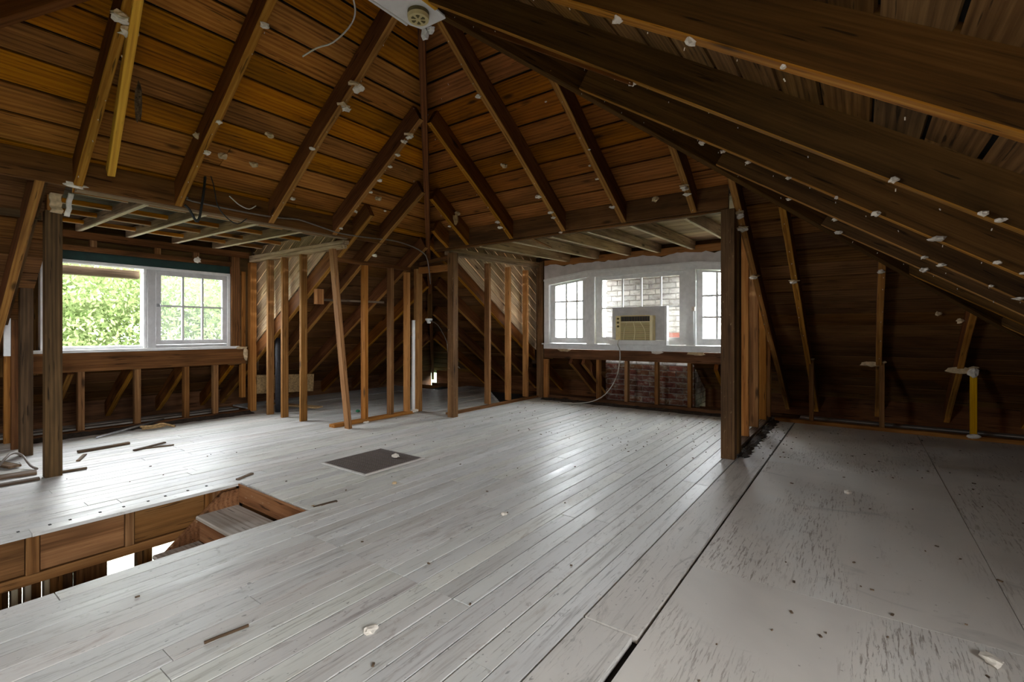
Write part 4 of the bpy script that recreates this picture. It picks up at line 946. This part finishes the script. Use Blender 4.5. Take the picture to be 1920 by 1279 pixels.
def heap(name, x0, x1, y0, y1, h, along, label):
    n = 46; m_ = 7; V = []; Fc = []; r = random.Random(3)
    for i in range(n + 1):
        for j in range(m_ + 1):
            u, v = i / n, j / m_; hh = h * (1 - abs(2 * v - 1) ** 1.5) * r.uniform(.3, 1.2)
            e = r.uniform(-.03, .03) if j in (0, m_) else 0
            V.append((x0 + (x1 - x0) * (v if along == 'y' else u) + (e if along == 'y' else 0), y0 + (y1 - y0) * (u if along == 'y' else v) + (0 if along == 'y' else e), .002 + hh))
    for i in range(n):
        for j in range(m_):
            a = i * (m_ + 1) + j; Fc.append((a, a + 1, a + m_ + 2, a + m_ + 1))
    tag(meshobj(name, V, Fc, 'soil'), label, 'debris', kind='stuff')
heap('dust_heap', -7.38, -7.12, 1.02, 3.4, .035, 'y', 'dark dust and crumbs heaped along the left dormer wall')
heap('dust_heap', -4.55, -1.1, 7.06, 7.29, .03, 'x', 'dark dust and crumbs heaped under the bay window')
heap('dust_heap', -.975, -.87, 4.92, 7.2, .025, 'y', 'dark dust heaped along the right cheek sole plate')

# ------------------------------------------------------------------ outside: chimney, trees, ground
CH = empty('brick_chimney', (-2.85, 8.1, -.3), label='painted brick chimney standing close outside the bay window', cat='chimney')
CX0, CX1, CY0, CY1 = -3.62, -2.12, 7.76, 8.5
box('mortar_core', (CX0 + .012, CY0 + .012, -.3), (CX1 - .012, CY1 - .012, 3.6), 'mortar', CH, ch=0)
rows = int(2.85 / .09)
def brickmesh(L):
    V, Fc = boxdata(L, .10, .078, .006)
    me = bpy.data.meshes.new('brick'); me.from_pydata(V, [], Fc); return me
cache = {}
for r in range(rows):
    z = -.26 + .09 * r + .045; off = 0 if r % 2 else .11; x = CX0 - off
    mt = 'brick_red' if z < .62 else ('brick_white' if z > 1.16 else None)
    while x < CX1 - .01:
        a, b = max(x, CX0), min(x + .213, CX1); x += .223
        if b - a < .04: continue
        m_ = mt or ('brick_bare' if (a > -2.6 and 1.0 < z < 1.16) else 'brick_white')
        key = (round(b - a, 3), m_)
        if key not in cache:
            me = brickmesh(b - a); me.materials.append(M[m_]); cache[key] = me
        o = bpy.data.objects.new('brick', cache[key])
        link(o, Matrix.Translation(((a + b) / 2, CY0 + .05 - random.uniform(0, .008), z)) @ Matrix.Rotation(random.uniform(-.012, .012), 4, 'Z'), CH)
bx = []
for r in range(int(3.8 / .09)):
    z = -.26 + .09 * r + .045
    for xs in (CX0, CX1):
        y = CY0 + .105 + (.11 if r % 2 else 0)
        while y < CY1 - .05:
            bx.append((Matrix.Translation((xs + (.05 if xs == CX0 else -.05), y + .105, z)) @ Matrix.Rotation(math.pi / 2, 4, 'Z'), .21, .10, .078)); y += .223
    if z > 2.6:
        x = CX0
        while x < CX1 - .1: bx.append((Matrix.Translation((x + .105, CY0 + .05, z)), .21, .10, .078)); x += .223
tag(joined('brick_courses', bx, 'brick_white', CH), kind='stuff')

tag(box('ground', (-120, -120, -6.6), (120, 120, -6.5), 'lawn', None, ch=0), 'green lawn far below the house', 'ground', kind='structure')
def tree(loc, blobs, nleaf, mat, label, seed, size=(.07, .15), trunk_r=.22):
    r = np.random.default_rng(seed); loc = np.array(loc, float)
    T = empty('leafy_tree', tuple(loc), label=label, cat='tree', group='trees outside the windows')
    tube('trunk', [tuple(loc), tuple(loc + [.1, .1, 3.5]), tuple(loc + [0, .2, 7.0])], lambda t: trunk_r * (1 - .6 * t), 'bark', T, sides=8)
    B = np.array(blobs, float)                                # x,y,z (rel. to loc), rx,ry,rz
    for b in B[:7]: tube('branch', [tuple(loc + [0, .1, 4.2]), tuple(loc + b[:3] * [.5, .5, .8]), tuple(loc + b[:3])], lambda t: .08 * (1 - .7 * t), 'bark', T, sides=5)
    vol = (B[:, 3] * B[:, 4] * B[:, 5]) ** .67; pick = r.choice(len(B), nleaf, p=vol / vol.sum())
    d = r.normal(size=(nleaf, 3)); d /= np.linalg.norm(d, axis=1)[:, None]
    rad = r.uniform(.55, 1.0, nleaf) ** .6 * (1 + .12 * np.sin(7 * d[:, 0] + 5 * d[:, 1]) + .12 * np.sin(9 * d[:, 2]))
    c = B[pick, :3] + d * B[pick, 3:] * rad[:, None]
    L = r.uniform(size[0], size[1], nleaf)[:, None]
    a = r.normal(size=(nleaf, 3)); a[:, 2] -= .5; a /= np.linalg.norm(a, axis=1)[:, None]
    q = np.cross(a, r.normal(size=(nleaf, 3))); q /= np.linalg.norm(q, axis=1)[:, None]
    P = np.stack([c, c + a * L * .5 + q * L * .22, c + a * L, c + a * L * .5 - q * L * .22], 1).reshape(-1, 3)
    me = bpy.data.meshes.new('crown'); me.vertices.add(nleaf * 4); me.vertices.foreach_set('co', P.ravel())
    me.loops.add(nleaf * 4); me.loops.foreach_set('vertex_index', np.arange(nleaf * 4))
    me.polygons.add(nleaf); me.polygons.foreach_set('loop_start', np.arange(nleaf) * 4); me.polygons.foreach_set('loop_total', np.full(nleaf, 4))
    me.update(calc_edges=True); me.materials.append(M[mat])
    link(bpy.data.objects.new('crown', me), Matrix.Translation(Vector(loc)), T)
def blobs(n, spread, seed, zr=(4, 10), r0=(1.0, 1.9)):
    r = np.random.default_rng(seed)
    return [(r.uniform(-1, 1) * spread, r.uniform(-1, 1) * spread, r.uniform(*zr), *(r.uniform(*r0, 3) * [1, 1, .8])) for _ in range(n)]
tree((-14.5, 4.2, -6.5), blobs(22, 2.5, 1), 90000, 'leaf_bright', 'bright green leafy tree filling the left dormer window', 1)
tree((-20.5, 13.8, -6.5), blobs(22, 2.6, 2, (4, 11)), 70000, 'leaf_mid', 'deeper green tree standing farther off past the six-pane casement', 2)
tree((-15.5, -6.2, -6.5), blobs(16, 2.6, 3, (4, 11)), 20000, 'leaf_mid', 'green tree outside beyond the near cheek of the left dormer', 3)
tree((-26.0, 4.0, -6.5), blobs(24, 3.4, 4, (4, 12)), 50000, 'leaf_mid', 'green tree standing behind the bright left window tree', 4)
tree((-11.0, 19.0, -6.5), blobs(14, 2.6, 5, (3, 6.2)), 16000, 'leaf_bright', 'low pale tree top seen through the left bay casement', 5)
tree((.6, 15.5, -6.5), blobs(14, 1.6, 6, (4, 9.5)), 18000, 'leaf_mid', 'green tree seen through the right bay casement', 6)
